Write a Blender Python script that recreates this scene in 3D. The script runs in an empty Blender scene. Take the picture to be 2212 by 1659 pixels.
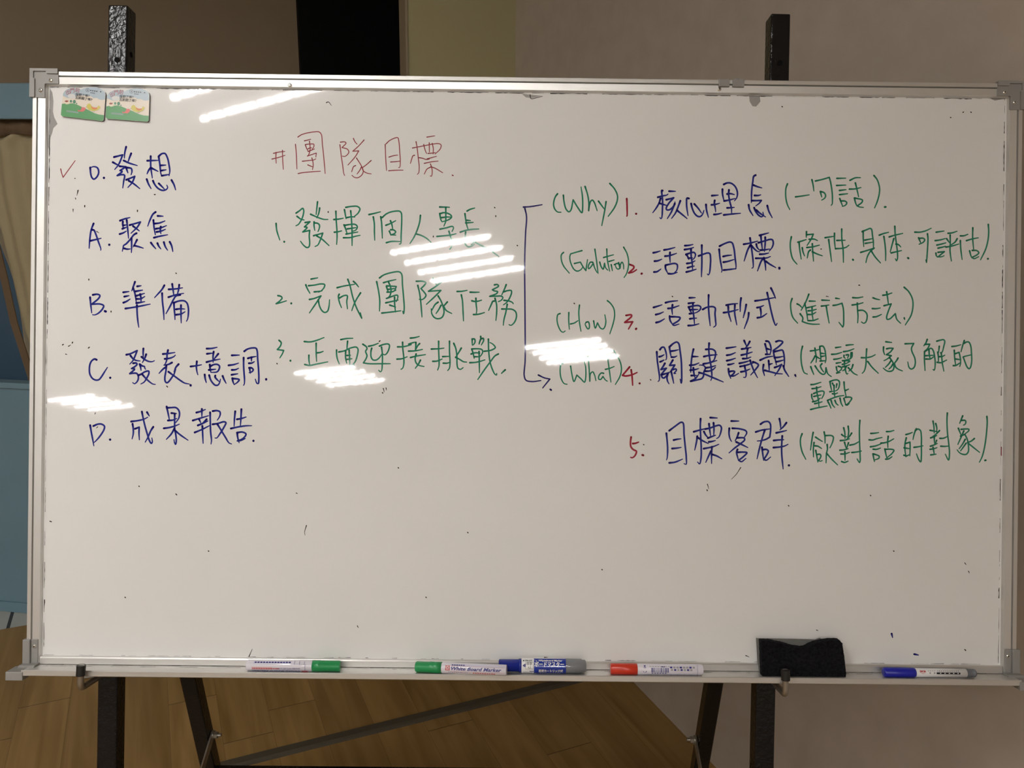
import bpy, math, random
from mathutils import Matrix, Vector
random.seed(7)
sc = bpy.context.scene
col = sc.collection
R = math.radians

# ---------------- camera, world, exposure ----------------
cam = bpy.data.objects.new('camera', bpy.data.cameras.new('camera'))
col.objects.link(cam)
cam.data.sensor_fit = 'HORIZONTAL'; cam.data.sensor_width = 36.0; cam.data.lens = 29.13201
cam.data.clip_start = .02
cam.matrix_world = Matrix(((0.999936, -0.011317, -0.000000, 0.000000), (0.002744, 0.242441, -0.970162, 0.000000), (0.010979, 0.970100, 0.242457, 1.550000), (0.000000, 0.000000, 0.000000, 1.000000)))
sc.camera = cam
w = bpy.data.worlds.new('room_air'); sc.world = w; w.use_nodes = True
w.node_tree.nodes['Background'].inputs[0].default_value = (1, .93, .82, 1)
w.node_tree.nodes['Background'].inputs[1].default_value = .02
vs = sc.view_settings
vs.view_transform = 'Standard'; vs.look = 'None'; vs.gamma = 1; vs.use_curve_mapping = False
vs.exposure = -0.08
sc.cycles.max_bounces = 6; sc.cycles.sample_clamp_indirect = 6; sc.cycles.use_denoising = True
TUBE = 165.0     # luminance of the fluorescent tubes

# ---------------- helpers ----------------
def lin(r, g, b):
    return tuple(((c/255+.055)/1.055)**2.4 if c > 10 else c/255/12.92 for c in (r, g, b))
def mat(name, c, rough=.5, metal=0, spec=.5, coat=0, coatr=.05, bump=0, bscale=60, var=0, vscale=8, emit=None, stretch=None):
    m = bpy.data.materials.new(name); m.use_nodes = True
    nt = m.node_tree; b = nt.nodes['Principled BSDF']
    b.inputs['Base Color'].default_value = (*c, 1); b.inputs['Roughness'].default_value = rough
    b.inputs['Metallic'].default_value = metal; b.inputs['Specular IOR Level'].default_value = spec
    b.inputs['Coat Weight'].default_value = coat; b.inputs['Coat Roughness'].default_value = coatr
    if emit:
        b.inputs['Emission Color'].default_value = (*emit[:3], 1); b.inputs['Emission Strength'].default_value = emit[3]
    if bump or var:
        tc = nt.nodes.new('ShaderNodeTexCoord'); src = tc.outputs['Object']
        if stretch:
            mp = nt.nodes.new('ShaderNodeMapping'); mp.inputs['Scale'].default_value = stretch
            nt.links.new(src, mp.inputs[0]); src = mp.outputs[0]
    if bump:
        n = nt.nodes.new('ShaderNodeTexNoise'); n.inputs['Scale'].default_value = bscale; n.inputs['Detail'].default_value = 4
        bm = nt.nodes.new('ShaderNodeBump'); bm.inputs['Strength'].default_value = bump; bm.inputs['Distance'].default_value = .002
        nt.links.new(src, n.inputs['Vector']); nt.links.new(n.outputs[0], bm.inputs['Height']); nt.links.new(bm.outputs[0], b.inputs['Normal'])
    if var:
        n = nt.nodes.new('ShaderNodeTexNoise'); n.inputs['Scale'].default_value = vscale; n.inputs['Detail'].default_value = 5
        r = nt.nodes.new('ShaderNodeValToRGB')
        r.color_ramp.elements[0].position = .3; r.color_ramp.elements[1].position = .7
        r.color_ramp.elements[0].color = (*[x*(1-var) for x in c], 1); r.color_ramp.elements[1].color = (*[min(1, x*(1+var)) for x in c], 1)
        nt.links.new(src, n.inputs['Vector']); nt.links.new(n.outputs[0], r.inputs[0]); nt.links.new(r.outputs[0], b.inputs['Base Color'])
    return m
class MB:
    def __init__(s): s.v = []; s.f = []; s.m = []; s.s = []; s.c = []
    def add(s, v, f, m=0, smooth=False):
        o = len(s.v); s.v += [tuple(p) for p in v]
        for q in f: s.f.append([i+o for i in q]); s.m.append(m); s.s.append(smooth)
        return s
    def box(s, x0, x1, y0, y1, z0, z1, m=0):
        v = [(x, y, z) for z in (z0, z1) for y in (y0, y1) for x in (x0, x1)]
        return s.add(v, [(0, 2, 3, 1), (4, 5, 7, 6), (0, 1, 5, 4), (2, 6, 7, 3), (0, 4, 6, 2), (1, 3, 7, 5)], m)
    def prism(s, poly, z0, z1, m=0, mtop=None):
        a = sum(poly[i-1][0]*poly[i][1]-poly[i][0]*poly[i-1][1] for i in range(len(poly)))
        if a < 0: poly = poly[::-1]
        n = len(poly)
        s.add([(x, y, z0) for x, y in poly]+[(x, y, z1) for x, y in poly],
              [tuple(range(n))[::-1]]+[(i, (i+1) % n, n+(i+1) % n, n+i) for i in range(n)], m)
        return s.add([(x, y, z1) for x, y in poly], [tuple(range(n))], m if mtop is None else mtop)
    def flat(s, poly, z, m=0):
        a = sum(poly[i-1][0]*poly[i][1]-poly[i][0]*poly[i-1][1] for i in range(len(poly)))
        if a < 0: poly = poly[::-1]
        return s.add([(x, y, z) for x, y in poly], [tuple(range(len(poly)))], m)
    def lathe(s, prof, n=28, m=0, axis='x', at=(0, 0, 0), smooth=True):
        # prof: (position along axis, radius)
        v = []; f = []
        for x, r in prof:
            for k in range(n):
                a = 2*math.pi*k/n; p, q = r*math.cos(a), r*math.sin(a)
                t = {'x': (x, p, q), 'y': (q, x, p), 'z': (p, q, x)}[axis]
                v.append((t[0]+at[0], t[1]+at[1], t[2]+at[2]))
        for i in range(len(prof)-1):
            for k in range(n):
                f.append((i*n+k, i*n+(k+1) % n, (i+1)*n+(k+1) % n, (i+1)*n+k))
        s.add(v, f, m, smooth)
        L = (len(prof)-1)*n
        s.add(v[:n], [tuple(range(n))[::-1]], m); s.add(v[L:], [tuple(range(n))], m)
        return s
    def tube(s, path, r, n=16, m=0, sub=6):
        P = [Vector(p) for p in path]
        Q = [P[0]]
        for i in range(1, len(P)-1):          # rounded corners
            a, b, c = P[i-1], P[i], P[i+1]
            k = min((a-b).length, (c-b).length, r*5)*.45
            p0 = b+(a-b).normalized()*k; p1 = b+(c-b).normalized()*k
            for j in range(sub+1):
                t = j/sub; Q.append(p0*(1-t)**2+b*2*t*(1-t)+p1*t*t)
        Q.append(P[-1])
        v = []; f = []
        ref = Vector((.13, .31, .94))
        for i, p in enumerate(Q):
            d = (Q[min(i+1, len(Q)-1)]-Q[max(i-1, 0)]).normalized()
            x = d.cross(ref).normalized(); y = d.cross(x)
            for k in range(n):
                a = 2*math.pi*k/n; v.append(p+x*r*math.cos(a)+y*r*math.sin(a))
        for i in range(len(Q)-1):
            for k in range(n): f.append((i*n+k, (i+1)*n+k, (i+1)*n+(k+1) % n, i*n+(k+1) % n))
        s.add(v, f, m, True)
        L = (len(Q)-1)*n
        s.add(v[:n], [tuple(range(n))], m); s.add(v[L:], [tuple(range(n))[::-1]], m)
        return s
    def bar(s, a, b, w, h, side, m=0):
        # square bar from a to b; w across 'side', h across the third direction
        a, b, side = Vector(a), Vector(b), Vector(side).normalized()
        d = (b-a).normalized(); up = d.cross(side).normalized(); side = up.cross(d).normalized()
        v = [p+side*i*w/2+up*j*h/2 for p in (a, b) for i, j in ((-1, -1), (1, -1), (1, 1), (-1, 1))]
        return s.add(v, [(3, 2, 1, 0), (4, 5, 6, 7)]+[(i, (i+1) % 4, 4+(i+1) % 4, 4+i) for i in range(4)], m)
    def build(s, name, mats, parent=None, bevel=0, loc=None):
        me = bpy.data.meshes.new(name); me.from_pydata(s.v, [], s.f)
        for m in (mats if isinstance(mats, (list, tuple)) else [mats]): me.materials.append(m)
        me.polygons.foreach_set('material_index', s.m); me.polygons.foreach_set('use_smooth', s.s)
        if s.c:
            at = me.attributes.new('ink', 'FLOAT', 'POINT'); at.data.foreach_set('value', s.c)
        me.update()
        o = bpy.data.objects.new(name, me); col.objects.link(o)
        if parent: o.parent = parent
        if loc: o.location = loc
        if bevel:
            b = o.modifiers.new('bevel', 'BEVEL'); b.width = bevel; b.segments = 2; b.limit_method = 'ANGLE'; b.angle_limit = R(50)
        return o
def empty(name, M):
    o = bpy.data.objects.new(name, None); col.objects.link(o); o.matrix_world = M; o.empty_display_size = .05
    return o
def tag(o, label, cat, group=None):
    o['label'] = label; o['category'] = cat
    if group: o['group'] = group
    return o
def struct(o, label=None):
    o['kind'] = 'structure'
    if label: o['label'] = label
    return o
def copy_tree(o, parent=None):
    c = o.copy(); col.objects.link(c)
    if parent: c.parent = parent
    for ch in list(o.children): copy_tree(ch, c)
    return c
def text_geo(s, size, bold=0, shear=0):
    cu = bpy.data.curves.new('t', 'FONT'); cu.body = s; cu.size = size; cu.offset = bold; cu.shear = shear
    cu.align_x = 'CENTER'; cu.align_y = 'CENTER'; cu.resolution_u = 2
    ob = bpy.data.objects.new('t', cu); col.objects.link(ob)
    me = ob.evaluated_get(bpy.context.evaluated_depsgraph_get()).to_mesh()
    v = [(p.co.x, p.co.y) for p in me.vertices]; f = [tuple(p.vertices) for p in me.polygons]
    bpy.data.objects.remove(ob); bpy.data.curves.remove(cu)
    return v, f
def ell(cx, cy, a, b, n=24): return [(cx+a*math.cos(2*math.pi*k/n), cy+b*math.sin(2*math.pi*k/n)) for k in range(n)]

# ---------------- places ----------------
BOARD = Matrix(((0.999993, 0.000018, 0.003644, 0.020176), (0.003531, 0.242172, -0.970227, 1.224224), (-0.000900, 0.970233, 0.242170, 1.256346), (0.000000, 0.000000, 0.000000, 1.000000)))             # panel centre, x along the board, y up its face, z towards the room
ROT = 0.411239                          # the room stands turned by this angle
def room(e, d, z): return Matrix.Rotation(ROT, 4, 'Z') @ Vector((e, d, z))
ROOM = Matrix.Rotation(ROT, 4, 'Z')

# ---------------- materials ----------------
M_wall = mat('warm_plaster', (.50, .435, .37), .85, bump=.25, bscale=35, var=.05, vscale=14)
M_wally = mat('yellow_plaster', (.40, .36, .20), .85, bump=.2, bscale=35)
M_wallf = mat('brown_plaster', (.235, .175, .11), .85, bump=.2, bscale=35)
M_ceil = mat('ceiling_white', (.80, .79, .76), .9)
M_pale = mat('pale_plaster', (.78, .76, .72), .9)
M_black = mat('doorway_darkness', (.002, .002, .002), .6, spec=.1)  # near-black colour stands in for the darkness of an unlit doorway
M_trim = mat('trim_paint', (.30, .24, .16), .6)
M_alu = mat('aluminium_rail', (.70, .685, .66), .38, .75, bump=.05, bscale=30, stretch=(1, 30, 30))
M_aluv = mat('aluminium_rail_upright', (.70, .685, .66), .38, .75, bump=.05, bscale=30, stretch=(30, 1, 30))
M_plas = mat('grey_plastic', (.27, .26, .245), .42)
M_groove = mat('dark_groove', (.03, .028, .025), .7)
M_chrome = mat('bright_screw', (.85, .84, .82), .2, 1)
M_dark = mat('dark_hole', (.004, .004, .004), .8, spec=.1)
M_hammer = mat('black_hammered_paint', (.006, .006, .007), .13, spec=.35, bump=.55, bscale=150)
M_steel = mat('zinc_steel', (.42, .40, .36), .38, .9)
M_rubber = mat('black_rubber', (.008, .007, .006), .5)
M_felt = mat('black_felt', (.006, .006, .008), 1, spec=.15, bump=1, bscale=420, var=.7, vscale=260)
M_foam = mat('grey_foam', (.13, .13, .12), .8)
M_grime = mat('black_grime', (.02, .018, .016), .8)
M_smear = mat('grey_smear', (.17, .155, .145), .6)
nt = M_smear.node_tree
tr = nt.nodes.new('ShaderNodeBsdfTransparent'); mx = nt.nodes.new('ShaderNodeMixShader'); mx.inputs[0].default_value = .45
nt.links.new(tr.outputs[0], mx.inputs[1]); nt.links.new(nt.nodes['Principled BSDF'].outputs[0], mx.inputs[2])
nt.links.new(mx.outputs[0], nt.nodes['Material Output'].inputs[0])
GLOSS = dict(rough=.5, spec=.0, coat=1.0, coatr=.03)
M_panel = mat('white_enamel', (.80, .79, .77), **GLOSS, var=.012, vscale=3)
def ink_mat(name, dark, light):
    m = mat(name, dark, **GLOSS); nt = m.node_tree
    a = nt.nodes.new('ShaderNodeAttribute'); a.attribute_name = 'ink'
    r = nt.nodes.new('ShaderNodeValToRGB'); r.color_ramp.elements[0].color = (*light, 1); r.color_ramp.elements[1].color = (*dark, 1)
    nt.links.new(a.outputs['Fac'], r.inputs[0]); nt.links.new(r.outputs[0], nt.nodes['Principled BSDF'].inputs['Base Color'])
    return m
INKM = {'b': ink_mat('blue_ink', (.004, .002, .13), (.022, .035, .26)),
        'a': ink_mat('navy_ink', (.008, .005, .10), (.035, .032, .17)),
        'g': ink_mat('green_ink', (.010, .16, .085), (.028, .235, .145)),
        'e': ink_mat('green_ink_fine', (.010, .16, .085), (.028, .235, .145)),
        'r': ink_mat('faded_red_ink', (.24, .035, .045), (.33, .075, .09)),
        'n': ink_mat('red_ink', (.22, .008, .02), (.36, .03, .06)),
        'k': ink_mat('black_specks', (.02, .018, .016), (.05, .045, .04))}
INKW = {'b': (3.3, 2.75, 1.6), 'a': (2.6, 2.3, 1.8), 'g': (2.75, 2.4, 1.7), 'e': (2.4, 2.15, 1.6), 'r': (1.6, 1.5, 1.2), 'n': (3.0, 2.8, 2.1), 'k': (1.5, 1.0, .7)}

# ---------------- the room ----------------
def plank_floor():
    m = mat('wood_planks', (.3, .2, .1), .42, spec=.3); nt = m.node_tree; N = nt.nodes; L = nt.links; b = N['Principled BSDF']
    def math_(op, a, bb=None, c=None):
        n = N.new('ShaderNodeMath'); n.operation = op
        for i, q in enumerate((a, bb, c)):
            if q is None: continue
            if isinstance(q, (int, float)): n.inputs[i].default_value = q
            else: L.new(q, n.inputs[i])
        return n.outputs[0]
    tc = N.new('ShaderNodeTexCoord'); sp = N.new('ShaderNodeSeparateXYZ'); L.new(tc.outputs['Object'], sp.inputs[0])
    e = math_('DIVIDE', math_('SUBTRACT', sp.outputs[0], .2075), .1365)
    k = math_('FLOOR', e); fe = math_('SUBTRACT', e, k)
    off = math_('MULTIPLY', k, math_('MULTIPLY_ADD', k, .176, .281))
    dd = math_('DIVIDE', math_('SUBTRACT', math_('SUBTRACT', sp.outputs[1], 2.262), off), .9)
    kd = math_('FLOOR', dd); fd = math_('SUBTRACT', dd, kd)
    edge = math_('LESS_THAN', math_('MINIMUM', fe, math_('SUBTRACT', 1.0, fe)), .006)
    joint = math_('LESS_THAN', math_('MINIMUM', fd, math_('SUBTRACT', 1.0, fd)), .0014)
    cb = N.new('ShaderNodeCombineXYZ'); L.new(k, cb.inputs[0]); L.new(kd, cb.inputs[1])
    wn = N.new('ShaderNodeTexWhiteNoise'); L.new(cb.outputs[0], wn.inputs['Vector'])
    cv = N.new('ShaderNodeCombineXYZ'); L.new(math_('MULTIPLY', sp.outputs[0], 24), cv.inputs[0]); L.new(math_('MULTIPLY', sp.outputs[1], 1.6), cv.inputs[1]); L.new(math_('MULTIPLY', wn.outputs['Value'], 20), cv.inputs[2])
    n1 = N.new('ShaderNodeTexNoise'); n1.inputs['Scale'].default_value = 1.0; n1.inputs['Detail'].default_value = 7; n1.inputs['Distortion'].default_value = .7
    L.new(cv.outputs[0], n1.inputs['Vector'])
    rp = N.new('ShaderNodeValToRGB'); L.new(n1.outputs[0], rp.inputs[0])
    for i, (p, c) in enumerate(((.28, (.225, .128, .040)), (.74, (.38, .235, .088)))):
        rp.color_ramp.elements[i].position = p; rp.color_ramp.elements[i].color = (*c, 1)
    hs = N.new('ShaderNodeHueSaturation'); L.new(rp.outputs[0], hs.inputs['Color']); L.new(math_('MULTIPLY_ADD', wn.outputs['Value'], .14, .93), hs.inputs['Value'])
    m1 = N.new('ShaderNodeMix'); m1.data_type = 'RGBA'; L.new(math_('MULTIPLY', edge, .45), m1.inputs[0]); L.new(hs.outputs[0], m1.inputs[6]); m1.inputs[7].default_value = (.09, .05, .02, 1)
    m2 = N.new('ShaderNodeMix'); m2.data_type = 'RGBA'; L.new(math_('MULTIPLY', joint, .8), m2.inputs[0]); L.new(m1.outputs[2], m2.inputs[6]); m2.inputs[7].default_value = (.04, .02, .01, 1)
    L.new(m2.outputs[2], b.inputs['Base Color'])
    return m
def tile_floor():
    m = mat('white_tile', (.5, .5, .47), .35); nt = m.node_tree
    tc = nt.nodes.new('ShaderNodeTexCoord'); br = nt.nodes.new('ShaderNodeTexBrick'); mp = nt.nodes.new('ShaderNodeMapping')
    mp.inputs['Location'].default_value = (.568, 0, 0)
    br.offset = 0; br.inputs['Color1'].default_value = (.42, .42, .39, 1); br.inputs['Color2'].default_value = (.45, .45, .42, 1)
    br.inputs['Mortar'].default_value = (.04, .04, .038, 1); br.inputs['Scale'].default_value = 1
    br.inputs['Mortar Size'].default_value = .006; br.inputs['Brick Width'].default_value = .33; br.inputs['Row Height'].default_value = .33
    nt.links.new(tc.outputs['Object'], mp.inputs[0]); nt.links.new(mp.outputs[0], br.inputs['Vector']); nt.links.new(br.outputs['Color'], nt.nodes['Principled BSDF'].inputs['Base Color'])
    return m
H = 2.7
def wallbox(name, m, *b, label=None):
    o = MB().box(*b).build(name, m); o.matrix_world = ROOM; return struct(o, label)
wallbox('floor', plank_floor(), -7.5, 1.291, -6.5, 3.082, -.05, 0, label='brown wood plank floor')
wallbox('floor', tile_floor(), -7.5, 1.291, 3.082, 3.9, -.05, -.0005, label='pale tile floor with dark grout behind the wood floor')
wallbox('ceiling', M_ceil, -7.6, 1.391, -6.6, 4.0, H, H+.1)
wallbox('wall_right', M_wall, 1.291, 1.391, -6.6, 3.9, 0, H, label='beige brown plaster wall on the right')
wallbox('wall_back', M_wally, .882, 1.291, 2.962, 3.02, 0, H, label='narrow yellowish wall between the dark doorway and the corner')
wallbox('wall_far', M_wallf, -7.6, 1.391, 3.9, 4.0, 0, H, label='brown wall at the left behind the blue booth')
wallbox('wall_left', M_pale, -7.6, -7.5, -6.6, 3.9, 0, H)
wallbox('wall_rear', M_pale, -7.5, 1.291, -6.6, -6.5, 0, H)
wallbox('trim_1', M_trim, .874, .882, 2.955, 3.03, 0, H, label='brown edge strip beside the dark doorway')
wallbox('dark_doorway', M_black, .670, 1.285, 3.86, 3.9, 0, H, label='tall black panel standing in for the darkness of a doorway in the back wall')

# ceiling lights: recessed boxes with four tubes and a white louvre
M_tube = mat('lit_tube', (1, 1, 1), .5, emit=(1, .99, .965, TUBE))
M_house = mat('light_housing', (.10, .10, .10), .5)
M_louv = mat('aluminium_louvre', (.30, .30, .30), .35)
def ceiling_light():
    root = empty('ceiling_light', Matrix())
    MB().box(-.31, .31, -.31, .31, -.004, 0).build('housing', M_house, root)
    lv = MB()
    for k in range(5): y = -.30+.15*k; lv.box(-.30, .30, y-.0015, y+.0015, -.030, -.012)
    for k in range(9): x = -.30+.075*k; lv.box(x-.001, x+.001, -.30, .30, -.052, -.041)
    lv.build('louvre', M_louv, root)
    for k in range(4):
        MB().lathe([(-.285, .004), (-.285, .008), (.285, .008), (.285, .004)], 14, at=(0, -.225+.15*k, -.026)).build('tube', M_tube, root)
    return root
L0 = ceiling_light()
for i, (e, d, lab) in enumerate((
        (-.95, .34, 'ceiling light nearest the whiteboard, mirrored at its top left'),
        (-.95, -1.5, 'ceiling light second from the whiteboard, mirrored at its centre'),
        (-.95, -3.4, 'ceiling light third from the whiteboard, mirrored right of the blue arrow line'),
        (-3.02, -3.4, 'ceiling light far behind, mirrored under the third green line'),
        (-5.9, -3.4, 'ceiling light farthest to the left, mirrored at the left edge of the whiteboard'),
        (-3.02, .40, 'added unseen ceiling light left of the one nearest the whiteboard'),  # this and the next two are unseen fixtures, added to brighten the room
        (-5.1, .40, 'added unseen ceiling light two places left of the one nearest the whiteboard'),
        (-5.1, -1.5, 'added unseen ceiling light at the far left of the second row'))):
    o = L0 if i == 0 else copy_tree(L0)
    o.matrix_world = Matrix.Translation(room(e, d, H)) @ ROOM
    tag(o, lab, 'ceiling light', 'square fluorescent ceiling lights')

# ---------------- the whiteboard ----------------
YB = .452
wb = tag(empty('whiteboard', BOARD @ Matrix.Translation((0, -YB, 0))), 'large aluminium framed whiteboard covered with blue, green and red handwriting on an easel', 'whiteboard')
UP = (0, YB, 0)
panel = MB().box(-.731, .731, -.436, .436, -.014, 0).build('writing_panel', M_panel, wb, loc=UP)
# handwriting
INKLABEL = {'check_mark': 'faded red check mark before line zero', 'specks': 'scattered black ink specks', 'line_zero': 'blue handwriting "0. 發想"', 'line_a': 'blue handwriting "A. 聚焦"', 'line_b': 'blue handwriting "B. 準備"', 'line_c': 'blue handwriting "C. 發表 + 意調"', 'line_d': 'blue handwriting "D. 成果報告"', 'team_goal_heading': 'thin red heading "#團隊目標"', 'goal_one': 'green handwriting "1. 發揮個人專長"', 'goal_two': 'green handwriting "2. 完成團隊任務"', 'goal_three': 'green handwriting "3. 正面迎接挑戰"', 'bracket_arrow': 'long dark blue bracket ending in an arrow', 'why': 'green handwriting "(Why)"', 'evalution': 'green handwriting "(Evalution)"', 'how': 'green handwriting "(How)"', 'what': 'green handwriting "(What)"', 'numbers': 'red handwritten numbers 1 to 5', 'core_idea': 'blue handwriting "核心理念"', 'one_sentence': 'green handwriting "(一句話)"', 'event_goal': 'blue handwriting "活動目標"', 'conditions': 'green handwriting "(條件.具体.可評估)"', 'event_form': 'blue handwriting "活動形式"', 'method': 'green handwriting "(進行方法)"', 'key_issue': 'blue handwriting "關鍵議題"', 'understand': 'green handwriting "(想讓大家了解的重點"', 'target_group': 'blue handwriting "目標客群"', 'audience': 'green handwriting "(欲對話的對象)"', 'board_dashes': 'two short blue dashes low on the right', 'board_dashes_red': 'short red dash at the right edge'}
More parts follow.
